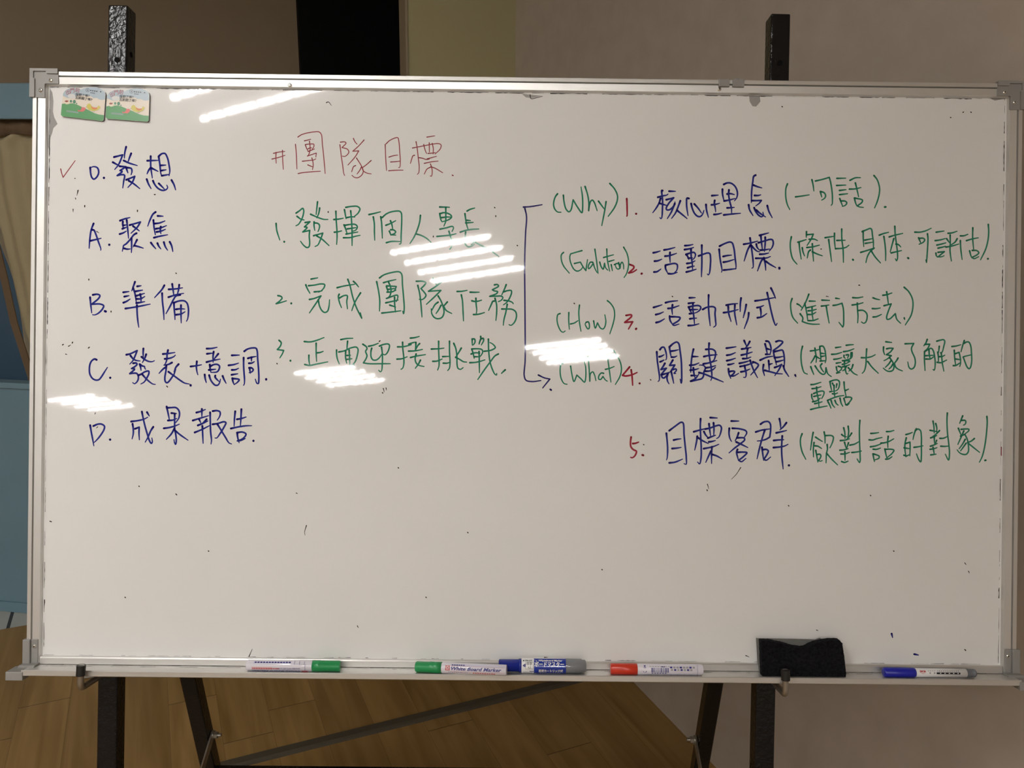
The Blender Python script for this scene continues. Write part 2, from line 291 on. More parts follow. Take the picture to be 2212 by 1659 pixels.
INK=[
 ("check_mark","r","-7080 3064 -7065 3003 -7042 2936/-6862 3191"),
 ("specks","k","-6862 2922 -6862 2921;-6817 2739 -6822 2701 -6831 2663;-5659 2692 -5645 2692;-6885 2455 -6884 2413;-6852 2623 -6845 2602;-6811 2743 -6818 2694;-6710 2513 -6710 2492;-5911 2452 -5911 2431;-6524 2122 -6489 2101;-6635 1398 -6635 1384;-6616 366 -6630 352;-7023 396 -7009 404;-6932 376 -6897 398;-6876 426 -6869 440;-6973 257 -6951 250;-6514 -630 -6521 -651;-6477 -840 -6498 -861;-7182 -2280 -7161 -2286;-6293 917 -6293 903;-5439 -210 -5425 -224;-3774 153 -3767 146;-3021 2466 -3021 2452;-2226 501 -2212 515;-2155 -208 -2140 -264;-2113 -201 -2105 -236;-2168 -272 -2161 -279;-1422 2113 -1422 2099;-499 2560 -492 2553;-477 2434 -477 2420;-148 1988 -141 1981;3855 4147 3862 4141;6621 4098 6614 4091;6733 4099 6741 4092;6424 4011 6431 4011;2786 -1609 2808 -1680;2780 -1694 2787 -1708;-3457 -1811 -3436 -1818;-5281 -1845 -5267 -1859;-3297 -2301 -3324 -2407 -3316 -2449;-2507 -3818 -2493 -3846;-4145 -4299 -4097 -4186;338 -4267 387 -4267;4474 -3810 4496 -3817;3400 -4208 3450 -4229;6736 -4083 6750 -4097;6721 -2765 6742 -2793;6779 -2891 6793 -2919;-3067 4117 -3039 4131 -2990 4076;23 4275 37 4219 129 4234 213 4256;-5318 1505 -5311 1498;1901 -29 1908 -36;2218 1242 2225 1235;4472 1986 4479 1987;4023 -1920 4030 -1927;727 1119 734 1112;1807 -1015 1814 -1022;-1916 -1408 -1909 -1415;-5843 -1732 -5836 -1738;-4780 -2703 -4773 -2710;-851 -2380 -844 -2387;1195 -2922 1202 -2928;5632 -2593 5639 -2600;5269 -1751 5276 -1758;-1473 -3371 -1466 -3378;-6034 -3419 -6027 -3426;3290 -1350 3221 -1457 3151 -1528;4564 1269 4600 1263;5056 1444 5070 1444"),
 ("line_zero","b","-6633 3089 -6625 2999 -6608 2942 -6577 2914 -6532 2947 -6504 3019 -6524 3086 -6576 3104 -6633 3089;-6424 2936 -6424 2935;-6274 3253 -6143 3288/-6206 3137 -6262 3065;-6292 3174 -6187 3118;-6093 3410 -6113 3319 -6119 3238;-6016 3311 -6041 3244 -6061 3182;-6126 3202 -6054 3168 -5921 3128;-6187 3114 -6092 3108/-6181 3050/-6148 3038 -6223 2973/-6157 2987 -6114 2981 -6125 2881 -6138 2786;-6092 3100 -6062 3015;-6073 3096 -6011 3082 -6001 3035 -6014 2987;-6085 2910 -5957 2964/-5994 2873 -6060 2794;-6047 2896 -5975 2854 -5879 2779;-5770 3204 -5608 3211;-5720 3272 -5716 3105 -5691 2943;-5721 3095 -5749 3057 -5772 3004;-5711 3096 -5606 3044;-5599 3268 -5579 3145 -5563 3012 -5548 2974;-5599 3273 -5552 3312 -5505 3317 -5466 3251 -5441 3146 -5428 3051 -5439 2980;-5569 3135 -5488 3141;-5564 3055 -5483 3070;-5548 2979 -5439 2999;-5776 2923 -5747 2848 -5708 2781;-5681 2901 -5656 2849 -5603 2787 -5536 2757 -5480 2770 -5458 2799 -5471 2837;-5592 2861 -5508 2779;-5400 2914 -5361 2843 -5337 2767"),
 ("line_a","b","-6573 2241 -6607 2146 -6627 2003 -6636 1864;-6596 2146 -6568 2142 -6535 2075 -6499 1972 -6458 1854 -6461 1838;-6617 1979 -6534 2000 -6456 2019;-6332 1923 -6331 1923;-6173 2290 -6102 2318 -6023 2339;-6130 2274 -6132 2231 -6121 2175;-6072 2299 -6062 2216 -6049 2105 -6040 2025;-6125 2219 -6074 2227;-6136 2167 -6073 2192;-6175 2087 -6124 2104 -6077 2132;-6026 2224 -5864 2273/-5911 2194 -6005 2101;-5974 2209 -5927 2174 -5879 2138;-5922 2102 -5957 2082 -6020 2002 -6078 1938 -6114 1913 -6123 1874 -6133 1826;-6105 1870 -6058 1859 -6014 1863;-5996 2026 -5993 1915 -5995 1808;-5913 2003 -5944 1939 -5967 1895;-5955 1915 -5892 1900 -5816 1877;-5636 2427 -5675 2395 -5722 2299 -5753 2211;-5604 2368 -5521 2365;-5668 2304 -5657 2197 -5636 2082;-5650 2252 -5579 2261 -5492 2294;-5629 2173 -5562 2186 -5468 2223;-5617 2126 -5554 2138 -5483 2167;-5555 2206 -5562 2150 -5553 2099;-5656 2038 -5577 2059 -5450 2084;-5702 1962 -5670 1919 -5626 1870;-5603 1955 -5583 1912 -5551 1869;-5506 1972 -5484 1905 -5448 1850;-5417 1977 -5389 1922 -5368 1831"),
 ("line_b","b","-6613 1122 -6604 1027 -6586 887;-6572 1160 -6507 1170 -6465 1153 -6481 1111 -6587 1018/-6455 1021 -6406 997 -6430 939 -6495 876 -6544 856 -6573 859;-6387 916 -6373 910;-5936 1365 -5956 1307 -5984 1228;-5902 1297 -5842 1307;-5964 1274 -5934 1184 -5912 1048;-5926 1221 -5819 1241;-5921 1151 -5790 1192;-5913 1106 -5847 1110 -5785 1144;-5856 1180 -5843 1119 -5842 1053;-5912 1044 -5854 1053 -5785 1067;-6112 1204 -6025 1217;-6094 1139 -6024 1154;-6108 1047 -6061 1067 -6007 1104;-6076 958 -5911 986 -5702 1030;-5903 1011 -5898 887 -5884 755 -5871 677;-5491 1317 -5527 1254 -5584 1188 -5637 1129;-5524 1197 -5517 1073 -5499 925 -5491 797;-5424 1257 -5321 1265 -5214 1283;-5373 1339 -5358 1248 -5345 1158;-5266 1328 -5276 1249 -5295 1175;-5427 1138 -5320 1174 -5197 1199;-5250 1175 -5312 1158 -5352 1100 -5401 1000 -5461 888;-5344 1054 -5338 968 -5329 877 -5324 799;-5348 1054 -5261 1084 -5187 1085 -5146 1053 -5124 979 -5123 880 -5135 805 -5151 776;-5309 956 -5244 965 -5178 961;-5309 873 -5234 886 -5173 920;-5236 1019 -5235 911 -5232 820 -5229 750"),
 ("line_c","b","-6504 176 -6532 188 -6573 165 -6601 116 -6612 32 -6602 -45 -6563 -107 -6514 -131 -6465 -124 -6431 -85 -6383 -8 -6339 63;-6295 -94 -6295 -94;-6055 258 -5996 273 -5892 323/-5919 249 -5953 172 -6001 116;-5992 245 -5946 193 -5904 173 -5845 166;-5798 355 -5801 285 -5797 216;-5755 268 -5772 216 -5810 142;-5825 229 -5779 191 -5716 161 -5660 158 -5629 172;-5949 130 -5904 134 -5890 117 -5921 82 -5973 50/-5927 43 -6000 -28/-5937 -20 -5895 -23 -5870 -65 -5876 -127 -5907 -170 -5932 -180 -5953 -163;-5851 117 -5837 69 -5829 23;-5851 117 -5809 90 -5778 83 -5774 59 -5760 41;-5867 -51 -5832 -36 -5770 3 -5714 14 -5710 -21 -5741 -91 -5782 -154 -5830 -183;-5811 -36 -5748 -105 -5684 -160 -5642 -184 -5611 -187;-5425 335 -5438 262 -5441 192 -5471 115 -5485 107;-5501 275 -5410 286 -5320 301;-5472 202 -5396 213 -5340 235 -5312 260;-5363 147 -5409 122 -5478 104;-5450 80 -5491 52 -5557 -19;-5447 101 -5453 17 -5468 -81 -5461 -140 -5437 -161 -5406 -140 -5358 -73 -5330 -30 -5303 47;-5262 124 -5303 75 -5331 4;-5414 7 -5337 -48 -5230 -124 -5168 -161 -5098 -175;-5077 -192 -5076 -197;-5079 91 -4995 103 -4915 119;-4986 169 -4992 92 -4984 22 -4969 -33;-4838 365 -4761 369 -4681 387;-4834 286 -4746 298;-4733 319 -4742 249 -4739 158;-4663 288 -4690 253 -4731 200;-4839 160 -4745 186 -4634 208;-4790 122 -4782 53 -4771 4;-4786 94 -4731 123 -4675 127 -4643 103 -4646 61 -4677 15 -4771 4;-4803 42 -4698 54;-4865 -29 -4857 -88 -4839 -151;-4797 -38 -4777 -101 -4741 -156 -4699 -190 -4664 -187 -4637 -148 -4625 -96;-4704 -44 -4708 -62 -4686 -93 -4644 -134;-4593 -47 -4571 -99 -4539 -158;-4457 267 -4342 273;-4504 115 -4431 126 -4354 150;-4454 46 -4402 50 -4353 71;-4457 -28 -4363 -11;-4446 -80 -4435 -132 -4417 -177;-4442 -83 -4341 -100 -4365 -138 -4417 -177;-4278 233 -4277 114 -4269 3 -4261 -95 -4263 -165 -4274 -186;-4269 331 -4224 363 -4147 383 -4091 378 -4074 340 -4065 221 -4049 47 -4044 -93 -4051 -156 -4072 -152 -4097 -90;-4212 225 -4160 241 -4090 255;-4160 241 -4159 182;-4197 150 -4152 154 -4114 176;-4193 80 -4158 81 -4130 53 -4154 18 -4192 7;-4186 80 -4174 -3;-3933 -88 -3933 -93"),
 ("line_d","b","-6590 -818 -6572 -923 -6549 -1034 -6531 -1128;-6541 -828 -6472 -799 -6416 -799 -6374 -830 -6380 -879 -6428 -963 -6483 -1033 -6525 -1076;-6286 -1031 -6286 -1032;-5970 -754 -5859 -737 -5776 -715 -5720 -686;-5949 -790 -5938 -860 -5937 -944 -5954 -1017;-5910 -863 -5848 -838/-5850 -929 -5843 -1030;-5810 -603 -5790 -697 -5761 -816 -5724 -941 -5688 -1046 -5660 -1084 -5646 -1059 -5654 -1000;-5732 -610 -5696 -668;-5635 -832 -5669 -885 -5717 -997 -5754 -1064;-5436 -522 -5414 -616 -5392 -721;-5433 -540 -5366 -536 -5297 -535 -5258 -566 -5240 -614 -5249 -691 -5294 -762;-5362 -619 -5285 -625;-5413 -732 -5336 -724 -5281 -699;-5313 -626 -5312 -755 -5310 -853 -5292 -950 -5284 -1041 -5294 -1094 -5312 -1062 -5318 -1020;-5474 -851 -5398 -840 -5307 -814 -5241 -786;-5314 -853 -5362 -937 -5434 -1018;-5307 -881 -5221 -950 -5106 -1028;-4984 -607 -4915 -587 -4848 -558;-4902 -552 -4901 -667;-5037 -728 -4939 -696 -4800 -653;-4942 -708 -4916 -762;-4828 -707 -4868 -749 -4900 -775;-4960 -801 -4887 -771 -4808 -732;-5006 -909 -4899 -863 -4782 -802;-4892 -809 -4885 -939 -4877 -1073;-4776 -602 -4773 -722 -4765 -900 -4751 -1027 -4757 -1081;-4737 -582 -4674 -574 -4629 -590 -4622 -625 -4638 -676 -4666 -718;-4735 -782 -4659 -769 -4564 -742 -4535 -755 -4563 -822 -4619 -917 -4675 -991 -4698 -988;-4665 -778 -4613 -860 -4542 -974 -4484 -1062 -4446 -1077;-4396 -582 -4406 -693 -4411 -807;-4303 -549 -4308 -673 -4316 -806;-4368 -702 -4304 -690 -4229 -665;-4458 -843 -4341 -816 -4227 -799 -4145 -797;-4362 -908 -4355 -972 -4332 -1057;-4365 -905 -4283 -895 -4229 -923 -4251 -971 -4301 -1009 -4358 -1029/-4301 -1022 -4238 -993;-4115 -1026 -4115 -1026"),
 ("team_goal_heading","r","-3860 3340 -3776 3359 -3689 3371;-3883 3252 -3782 3278 -3685 3311;-3821 3354 -3823 3281 -3817 3190;-3724 3387 -3720 3254 -3709 3097;-3528 3480 -3514 3327 -3502 3107;-3493 3591 -3437 3628 -3340 3657 -3242 3673 -3172 3672 -3140 3639 -3118 3464 -3090 3220 -3074 3042;-3394 3534 -3297 3560;-3317 3532 -3306 3441 -3309 3378 -3332 3315 -3346 3304/-3211 3352/-3217 3289;-3380 3475 -3358 3420 -3333 3374;-3376 3479 -3310 3487 -3250 3484 -3250 3449 -3281 3393;-3337 3413 -3309 3429 -3281 3428;-3336 3374 -3239 3414;-3422 3225 -3307 3239 -3251 3246 -3217 3264;-3278 3277 -3261 3218 -3257 3148 -3267 3099;-3338 3170 -3264 3141;-3483 3037 -3410 3052 -3305 3064 -3145 3076;-2848 3522 -2780 3526 -2762 3509 -2822 3440/-2740 3415 -2718 3372 -2747 3325 -2782 3305 -2816 3311;-2854 3482 -2833 3319 -2805 3140 -2791 3045 -2778 3016;-2652 3581 -2625 3528 -2595 3494;-2489 3559 -2569 3468 -2658 3386/-2568 3393/-2619 3305 -2729 3175;-2601 3284 -2523 3160 -2496 3083 -2521 3023 -2581 2984 -2632 2992 -2667 3021;-2613 3169 -2643 3154 -2659 3116 -2672 3073;-2523 3152 -2548 3100 -2590 3041;-2378 3249 -2446 3187 -2514 3135/-2496 3092 -2444 3058 -2376 3046;-2168 3495 -2160 3319 -2143 3101;-2154 3504 -2107 3551 -2030 3591 -1979 3600 -1961 3545 -1946 3382 -1936 3245 -1944 3150 -1961 3146;-2109 3303 -2044 3325 -1976 3336;-2082 3230 -2009 3235 -1941 3245;-2110 3097 -2008 3105 -1892 3108;-1754 3446 -1583 3481 -1455 3508 -1361 3518 -1322 3501 -1330 3441 -1410 3358;-1700 3544 -1681 3437 -1662 3282 -1648 3154 -1656 3068 -1673 3048;-1719 3337 -1744 3328 -1765 3272 -1782 3212;-1654 3301 -1598 3292 -1546 3275 -1495 3280;-1537 3614 -1418 3635;-1583 3502 -1565 3429 -1539 3365;-1500 3529 -1496 3387;-1455 3521 -1437 3440 -1440 3358;-1517 3366 -1406 3380;-1529 3284 -1388 3324;-1572 3215 -1477 3237 -1362 3253;-1477 3207 -1455 3139 -1450 3062 -1462 3019 -1479 3027;-1472 3160 -1528 3130 -1570 3052;-1472 3165 -1408 3144 -1291 3077;-1145 3042 -1132 3036"),
 ("goal_one","g","-3809 2276 -3797 2171 -3750 2025;-3682 2001 -3682 1998;-3507 2437 -3452 2476 -3407 2511 -3392 2476 -3399 2413 -3422 2343 -3470 2266 -3508 2244;-3493 2388 -3436 2347 -3384 2333;-3184 2612 -3194 2514 -3203 2419;-3151 2518 -3162 2444 -3192 2367;-3287 2422 -3185 2378 -3087 2347 -3024 2346;-3369 2295 -3296 2308/-3379 2228/-3337 2222 -3403 2151/-3298 2177/-3304 2093 -3296 1981 -3306 1929 -3334 1915 -3383 1945 -3436 2011;-3233 2307 -3233 2248 -3221 2178;-3233 2290 -3184 2287 -3153 2263 -3152 2214 -3172 2161;-3238 2097 -3099 2138/-3133 2039 -3174 1955 -3215 1933;-3189 2094 -3112 2047 -3002 1950;-2905 2472 -2898 2336 -2886 2196 -2882 2077 -2887 1969;-2934 2346 -2857 2354 -2791 2368;-2924 2154 -2869 2161 -2813 2176;-2775 2498 -2763 2435 -2749 2362;-2754 2533 -2670 2548 -2580 2549 -2541 2515 -2565 2451 -2634 2388;-2738 2377 -2669 2391 -2616 2388;-2680 2481 -2668 2366 -2656 2171 -2653 1954;-2779 2267 -2750 2198 -2732 2135;-2768 2260 -2681 2275 -2611 2276 -2576 2242 -2597 2192 -2638 2174;-2729 2206 -2597 2227;-2746 2128 -2666 2143 -2568 2161;-2784 2071 -2679 2076 -2595 2098 -2533 2111;-2402 2428 -2319 2447 -2228 2472;-2336 2393 -2319 2289 -2316 2162 -2310 2040;-2223 2397 -2210 2311 -2201 2189 -2195 2072;-2201 2385 -2141 2439 -2065 2473 -1974 2487 -1938 2484 -1912 2457 -1904 2370 -1907 2218 -1911 2091 -1910 2030 -1917 1989 -1938 1986;-2144 2268 -2073 2297 -1995 2340;-2075 2338 -2053 2282 -2039 2206;-2090 2180 -2066 2119;-2070 2201 -2031 2201 -1993 2171 -2010 2145 -2066 2124/-1992 2121;-2133 2004 -2060 2023 -1918 2025;-1621 2425 -1631 2328 -1666 2206 -1715 2093 -1775 1996;-1680 2142 -1604 2120 -1527 2080 -1458 2020;-1330 2556 -1181 2554;-1238 2554 -1236 2423 -1238 2334 -1263 2267;-1329 2457 -1309 2359 -1292 2331;-1316 2457 -1265 2471 -1195 2456 -1151 2424 -1150 2399 -1201 2360 -1292 2331;-1303 2394 -1233 2404 -1163 2405;-1323 2219 -1231 2239 -1130 2263 -1117 2240 -1138 2186;-1366 2108 -1249 2121 -1160 2132 -1078 2153;-1186 2189 -1166 2125 -1147 2069 -1139 2005 -1151 1941 -1170 1916;-913 2500 -866 2526 -799 2546;-946 2459 -934 2376 -917 2287 -897 2227;-921 2360 -861 2355;-933 2319 -819 2328;-1014 2178 -932 2205 -837 2222 -732 2229;-932 2179 -937 2122 -943 2046 -933 1995 -897 1960 -847 1964 -796 1996;-762 2092 -803 2034 -844 1989;-899 2071 -803 2034 -707 1985 -579 1923 -425 1816"),
 ("goal_two","g","-3769 1181 -3723 1171 -3705 1147 -3736 1104 -3795 1058/-3722 1077 -3639 1104;-3565 1068 -3565 1064;-3269 1438 -3168 1458;-3348 1350 -3327 1298 -3284 1222;-3306 1337 -3216 1348 -3111 1367 -3062 1357 -3069 1315 -3110 1265 -3152 1241;-3218 1245 -3159 1251 -3099 1262;-3290 1129 -3227 1142 -3116 1185/-3178 1090 -3288 924;-3157 1125 -3135 1028 -3099 962 -3057 934 -3016 952 -2992 1029 -2986 1127;-2873 1312 -2769 1339 -2608 1367;-2840 1213 -2851 1185 -2836 1094 -2803 1010;-2833 1157 -2767 1193 -2718 1193 -2724 1102 -2712 994;-2712 1441 -2678 1347 -2634 1173 -2576 1013 -2494 853/-2516 937;-2626 1411 -2587 1376 -2548 1328;-2516 1238 -2585 1125 -2619 1048 -2646 967;-2274 1411 -2241 1255 -2224 1128 -2225 966;-2231 1468 -2174 1510 -2073 1546 -1934 1564 -1898 1533 -1881 1361 -1862 1171 -1851 1012 -1860 926 -1873 967;-2170 1396 -2084 1422 -1983 1446;-2097 1413 -2064 1340 -2054 1283 -2063 1219 -2088 1175 -2123 1158/-1955 1208 -1951 1170 -1973 1112;-2125 1339 -2108 1289 -2095 1251;-2122 1349 -1976 1341/-1994 1290 -2025 1258;-2102 1295 -2001 1309;-2114 1254 -2045 1258 -1981 1284;-2132 1091 -2043 1112 -1945 1135;-1999 1176 -1998 1093 -1984 953;-2071 1057 -1982 1030;-2190 935 -2054 952 -1902 973;-1672 1424 -1576 1425 -1528 1404 -1550 1365 -1600 1314/-1549 1257 -1523 1213 -1548 1168 -1592 1145 -1624 1151;-1649 1361 -1619 1237 -1598 1079 -1580 882;-1417 1472 -1392 1412 -1363 1374;-1281 1426 -1360 1361 -1486 1274/-1298 1289/-1389 1195 -1515 1076;-1339 1206 -1293 1127 -1254 1019 -1247 949 -1278 879 -1341 859 -1392 878 -1431 934 -1441 1010;-1338 1110 -1382 1075 -1432 985;-1293 1063 -1330 993 -1367 938;-1198 1115 -1254 1051/-1215 988 -1129 941;-1051 1276 -979 1280 -899 1295;-987 1226 -969 1140 -959 997 -949 831;-853 1268 -785 1267 -716 1269;-826 1137 -783 1128 -726 1134 -678 1149;-765 1177 -760 1085 -750 999 -755 948;-798 929 -724 934 -632 961;-486 1383 -443 1389 -422 1367 -516 1308/-487 1292 -436 1281 -447 1255 -555 1208/-458 1212 -378 1213 -355 1193 -377 1153 -423 1129;-475 1180 -451 1089 -447 974 -457 843;-486 1137 -506 1134 -531 1082 -570 993;-307 1388 -333 1319 -372 1233;-344 1279 -287 1297 -230 1300 -224 1269 -252 1188 -291 1125 -345 1081;-337 1150 -268 1142 -211 1120 -196 1100;-288 1091 -306 976 -334 861 -344 772;-370 1018 -284 1019 -210 1014 -163 983 -146 938 -151 875 -184 806 -230 771 -258 782"),
 ("goal_three","g","-3744 503 -3711 470 -3723 417 -3769 363/-3673 351/-3689 304 -3729 237;-3568 198 -3568 194;-3361 489 -3271 485 -3171 510 -3062 554;-3181 466 -3179 323 -3171 190;-3162 320 -3116 327 -3073 344;-3289 282 -3288 215 -3277 142;-3350 141 -3280 128 -3167 150 -3001 185;-2808 525 -2718 542 -2625 547;-2704 502 -2710 442 -2713 368;-2870 366 -2869 300 -2855 227 -2827 157;-2836 337 -2756 354 -2650 402 -2570 413 -2546 384 -2555 290 -2588 190 -2640 129;-2733 355 -2732 248 -2714 168;-2680 369 -2672 249 -2667 122;-2712 285 -2659 289;-2715 225 -2635 236;-2833 103 -2727 118 -2600 143;-2473 459 -2418 420 -2409 390 -2430 353 -2408 287 -2422 239 -2461 175/-2373 164 -2204 166 -2054 168;-2385 429 -2316 445 -2238 476;-2337 400 -2348 354 -2344 264 -2314 222 -2265 222 -2218 259 -2182 314;-2220 434 -2159 459 -2087 466 -2069 448 -2086 363 -2122 309 -2146 302 -2176 320;-2189 417 -2176 326 -2174 169 -2185 60 -2203 42 -2227 66;-1945 425 -1857 429 -1785 445 -1737 461;-1870 496 -1866 402 -1850 269 -1848 161 -1866 100 -1890 85;-1952 238 -1879 245 -1798 276;-1753 560 -1696 566 -1618 586;-1776 467 -1713 491 -1665 501;-1668 495 -1670 435 -1676 374;-1611 478 -1640 447 -1664 392;-1778 362 -1676 368 -1567 390;-1747 265 -1663 287 -1521 312;-1663 320 -1677 247 -1662 187 -1625 151 -1540 131;-1596 227 -1625 169 -1673 102;-1433 397 -1325 403 -1242 413;-1323 517 -1321 378 -1313 212 -1315 136 -1334 79;-1408 211 -1348 215 -1266 248;-1158 519 -1156 360 -1147 189 -1156 106 -1181 74;-1260 284 -1165 290;-1249 185 -1195 185 -1151 198;-1094 488 -1064 419 -1044 305 -1039 165 -1023 108 -984 95 -947 121;-978 417 -1013 356 -1060 279;-1063 276 -1005 248 -941 210 -893 205;-815 558 -811 466;-812 555 -780 559 -770 517 -792 473 -811 463;-686 598 -684 557 -706 505 -709 480;-672 563 -646 570 -640 538 -674 468;-691 544 -706 486;-819 406 -796 333 -780 263;-819 406 -727 410 -664 398 -651 366 -669 322 -700 283;-828 329 -765 349 -695 343;-783 288 -707 289;-708 369 -703 219 -698 48;-846 197 -763 203 -687 220 -617 243;-628 373 -536 387 -479 413 -461 432 -499 482 -544 507;-568 558 -562 386 -541 221 -508 114 -462 25 -437 13 -437 38;-415 334 -465 305 -534 215 -622 93 -722 -57;-307 94 -336 68 -364 39"),
 ("bracket_arrow","a","-59 2570 38 2577 224 2609;-36 2548 -10 2427 -22 2166 -30 1719 -21 1197 -12 712 -6 246 -17 4 12 -61 106 -79 236 -62;198 21 291 -21 372 -38/265 -174;381 -195 394 -204"),
 ("why","g","457 2777 426 2735 403 2664 400 2601 422 2539 464 2501 513 2498;546 2757 557 2659 589 2548 632 2506 660 2528 696 2689/764 2578 831 2495 841 2565 836 2740 813 2886;874 2894 916 2762 935 2636 933 2527/942 2601 962 2671 987 2689 1015 2658 1062 2529;1081 2673 1170 2555;1196 2667 1177 2534 1135 2303;1250 2944 1321 2865 1367 2767 1365 2683 1324 2578 1231 2444"),
 ("numbers","n","1510 2716 1517 2573 1518 2461 1514 2451;1655 2489 1656 2489;1562 1718 1628 1691 1629 1666 1553 1588/1615 1603 1671 1639;1747 1579 1752 1582;1520 943 1600 952 1603 930 1501 836/1621 847/1559 736;1672 737 1677 743;1582 159 1476 31/1523 22 1623 43 1697 77;1606 116 1620 30 1632 -117;1737 -88 1738 -88;1617 -905 1609 -983 1616 -1051 1656 -1097 1700 -1119 1694 -1159 1669 -1200 1635 -1220 1615 -1214;1644 -1004 1684 -999 1732 -981;1792 -1176 1805 -1180"),
 ("core_idea","b","2053 2845 2042 2848 2044 2788 2054 2707 2055 2599 2044 2431 2033 2418 2017 2436;1983 2744 2062 2767 2116 2778 2137 2795;2024 2726 2003 2658 1961 2582 1908 2508;2003 2655 2063 2637 2117 2621;2153 2838 2250 2837;2111 2708 2165 2722 2224 2739/2155 2660 2112 2583 2118 2557 2156 2554 2199 2585 2236 2639 2244 2677;2241 2650 2189 2520 2130 2421;2325 2694 2296 2613 2254 2509 2195 2425;2275 2550 2352 2489 2431 2425;2454 2731 2427 2736 2420 2658 2429 2560 2446 2471;2490 2653 2507 2583 2546 2502 2595 2460 2633 2460 2665 2493 2686 2553;2539 2648 2594 2589 2649 2512;2716 2642 2724 2564 2755 2448;2804 2778 2901 2787;2848 2706 2843 2663 2860 2576 2864 2533;2800 2638 2849 2644 2924 2664;2840 2492 2894 2498 2956 2515;2983 2951 3029 2973 3083 2974 3138 2942 3176 2888 3193 2818 3183 2753 3149 2704;2964 2878 2966 2805 2989 2702;3036 2806 3085 2812 3147 2799;3063 2868 3058 2806 3076 2698 3104 2590 3107 2509;2992 2700 3065 2714 3156 2739;3039 2595 3088 2598 3147 2604;2989 2487 3099 2501 3243 2516;3466 3098 3439 3081 3424 2994 3409 2859 3406 2680;3436 2946 3490 2925 3563 2905;3454 2789 3508 2789 3548 2800;3411 2710 3482 2711 3557 2715/3531 2676 3474 2630;3365 2645 3380 2572 3433 2483;3450 2602 3473 2546 3522 2487 3566 2466 3590 2488 3584 2536;3483 2568 3532 2525 3625 2464;3649 2637 3673 2554 3726 2454"),
 ("one_sentence","g","3952 2971 3929 2899 3931 2756 3956 2653 3992 2581;4078 2775 4173 2789 4285 2808;4324 3039 4343 2960 4356 2868;4378 3020 4481 3045 4588 3078/4609 3003 4635 2844 4640 2725 4637 2673 4621 2653;4455 2858 4476 2778;4455 2862 4515 2842 4536 2795 4516 2755 4477 2731;4704 3064 4839 3069;4701 2956 4841 2964;4746 2881 4845 2894;4747 2817 4870 2833;4751 2758 4796 2643;4764 2722 4835 2719 4860 2695 4836 2655 4793 2639;4904 3037 4983 3075 5063 3080;4897 2903 4985 2908 5072 2929;4986 2999 5009 2912 5038 2789;4974 2768 4995 2689 5016 2646;4978 2769 5098 2738 5091 2706 5020 2650/5052 2634 5112 2628;5269 3114 5318 3051 5355 2932 5352 2837 5322 2717 5283 2621;5438 2637 5452 2639"),
 ("evalution","e","559 1888 528 1856 525 1786 558 1689 650 1574;838 1919 751 1894 667 1868/654 1823 665 1746 719 1635 768 1607 824 1629 859 1678;725 1722 816 1744/859 1671 901 1616/924 1784;1005 1743 970 1746 936 1679 943 1644 971 1666 1012 1729/1034 1659 1070 1590;1034 1943 1060 1779 1087 1576;1110 1748 1132 1681 1163 1640 1183 1731/1202 1661 1234 1627;1215 1948 1225 1794 1262 1613;1168 1818 1242 1840 1318 1862;1285 1711 1304 1620;1253 1760 1330 1783;1334 1712 1376 1730 1418 1713 1419 1664 1391 1643 1363 1663 1348 1705;1397 1744 1419 1657/1425 1713 1449 1752 1471 1713 1475 1647;1471 1979 1521 1889 1547 1784 1545 1672 1518 1574 1483 1518"),
 ("event_goal","b","1923 1899 1974 1910 2028 1928;1943 1772 1992 1778 2054 1804;1937 1607 1983 1613 2042 1654;2087 1944 2152 1956 2252 1984;2102 1850 2169 1859 2277 1895;2177 1907 2175 1837 2181 1756;2109 1706 2112 1663 2143 1596;2111 1712 2165 1726 2252 1741 2287 1725 2293 1682 2280 1633 2253 1605;2156 1585 2210 1583 2291 1606;2403 2013 2465 2019 2525 2033;2398 1953 2466 1965 2536 1987;2496 1960 2500 1852 2517 1744 2524 1641;2423 1883 2445 1851 2465 1803;2421 1878 2477 1900 2542 1912 2564 1885 2554 1836 2527 1803;2457 1824 2522 1828;2436 1743 2501 1754 2560 1785;2447 1678 2501 1695 2550 1706;2429 1613 2497 1630 2578 1658;2659 2024 2661 1897 2663 1746 2659 1543;2613 1859 2683 1886 2748 1906 2781 1898 2795 1828 2793 1720 2779 1595 2763 1571 2749 1587;2924 1963 2938 1835 2963 1698 2972 1640 2964 1617;2930 2012 3010 2053 3085 2077 3119 2066 3149 1980 3168 1837 3184 1694 3175 1666;2987 1856 3047 1870 3115 1878;2991 1769 3059 1782 3151 1811;2998 1649 3084 1659 3187 1674;3297 2045 3389 2063 3509 2095;3392 2141 3406 2052 3425 1926 3443 1783 3442 1692 3425 1683;3395 2029 3361 1966 3306 1790;3412 2029 3470 1967 3510 1939 3542 1934;3536 2183 3599 2201 3674 2222;3556 2180 3566 2083 3585 1951;3623 2155 3624 2072 3614 1940;3520 2071 3618 2101 3698 2124 3732 2119 3747 2073 3733 2010 3688 1947;3489 2050 3498 2007 3533 1962;3553 1959 3608 1963 3691 1977;3543 1896 3608 1900 3680 1918;3483 1834 3592 1837 3655 1843 3706 1864;3606 1843 3569 1796 3511 1641;3609 1831 3627 1757 3637 1654;3638 1789 3690 1752 3789 1696;3843 1694 3844 1682"),
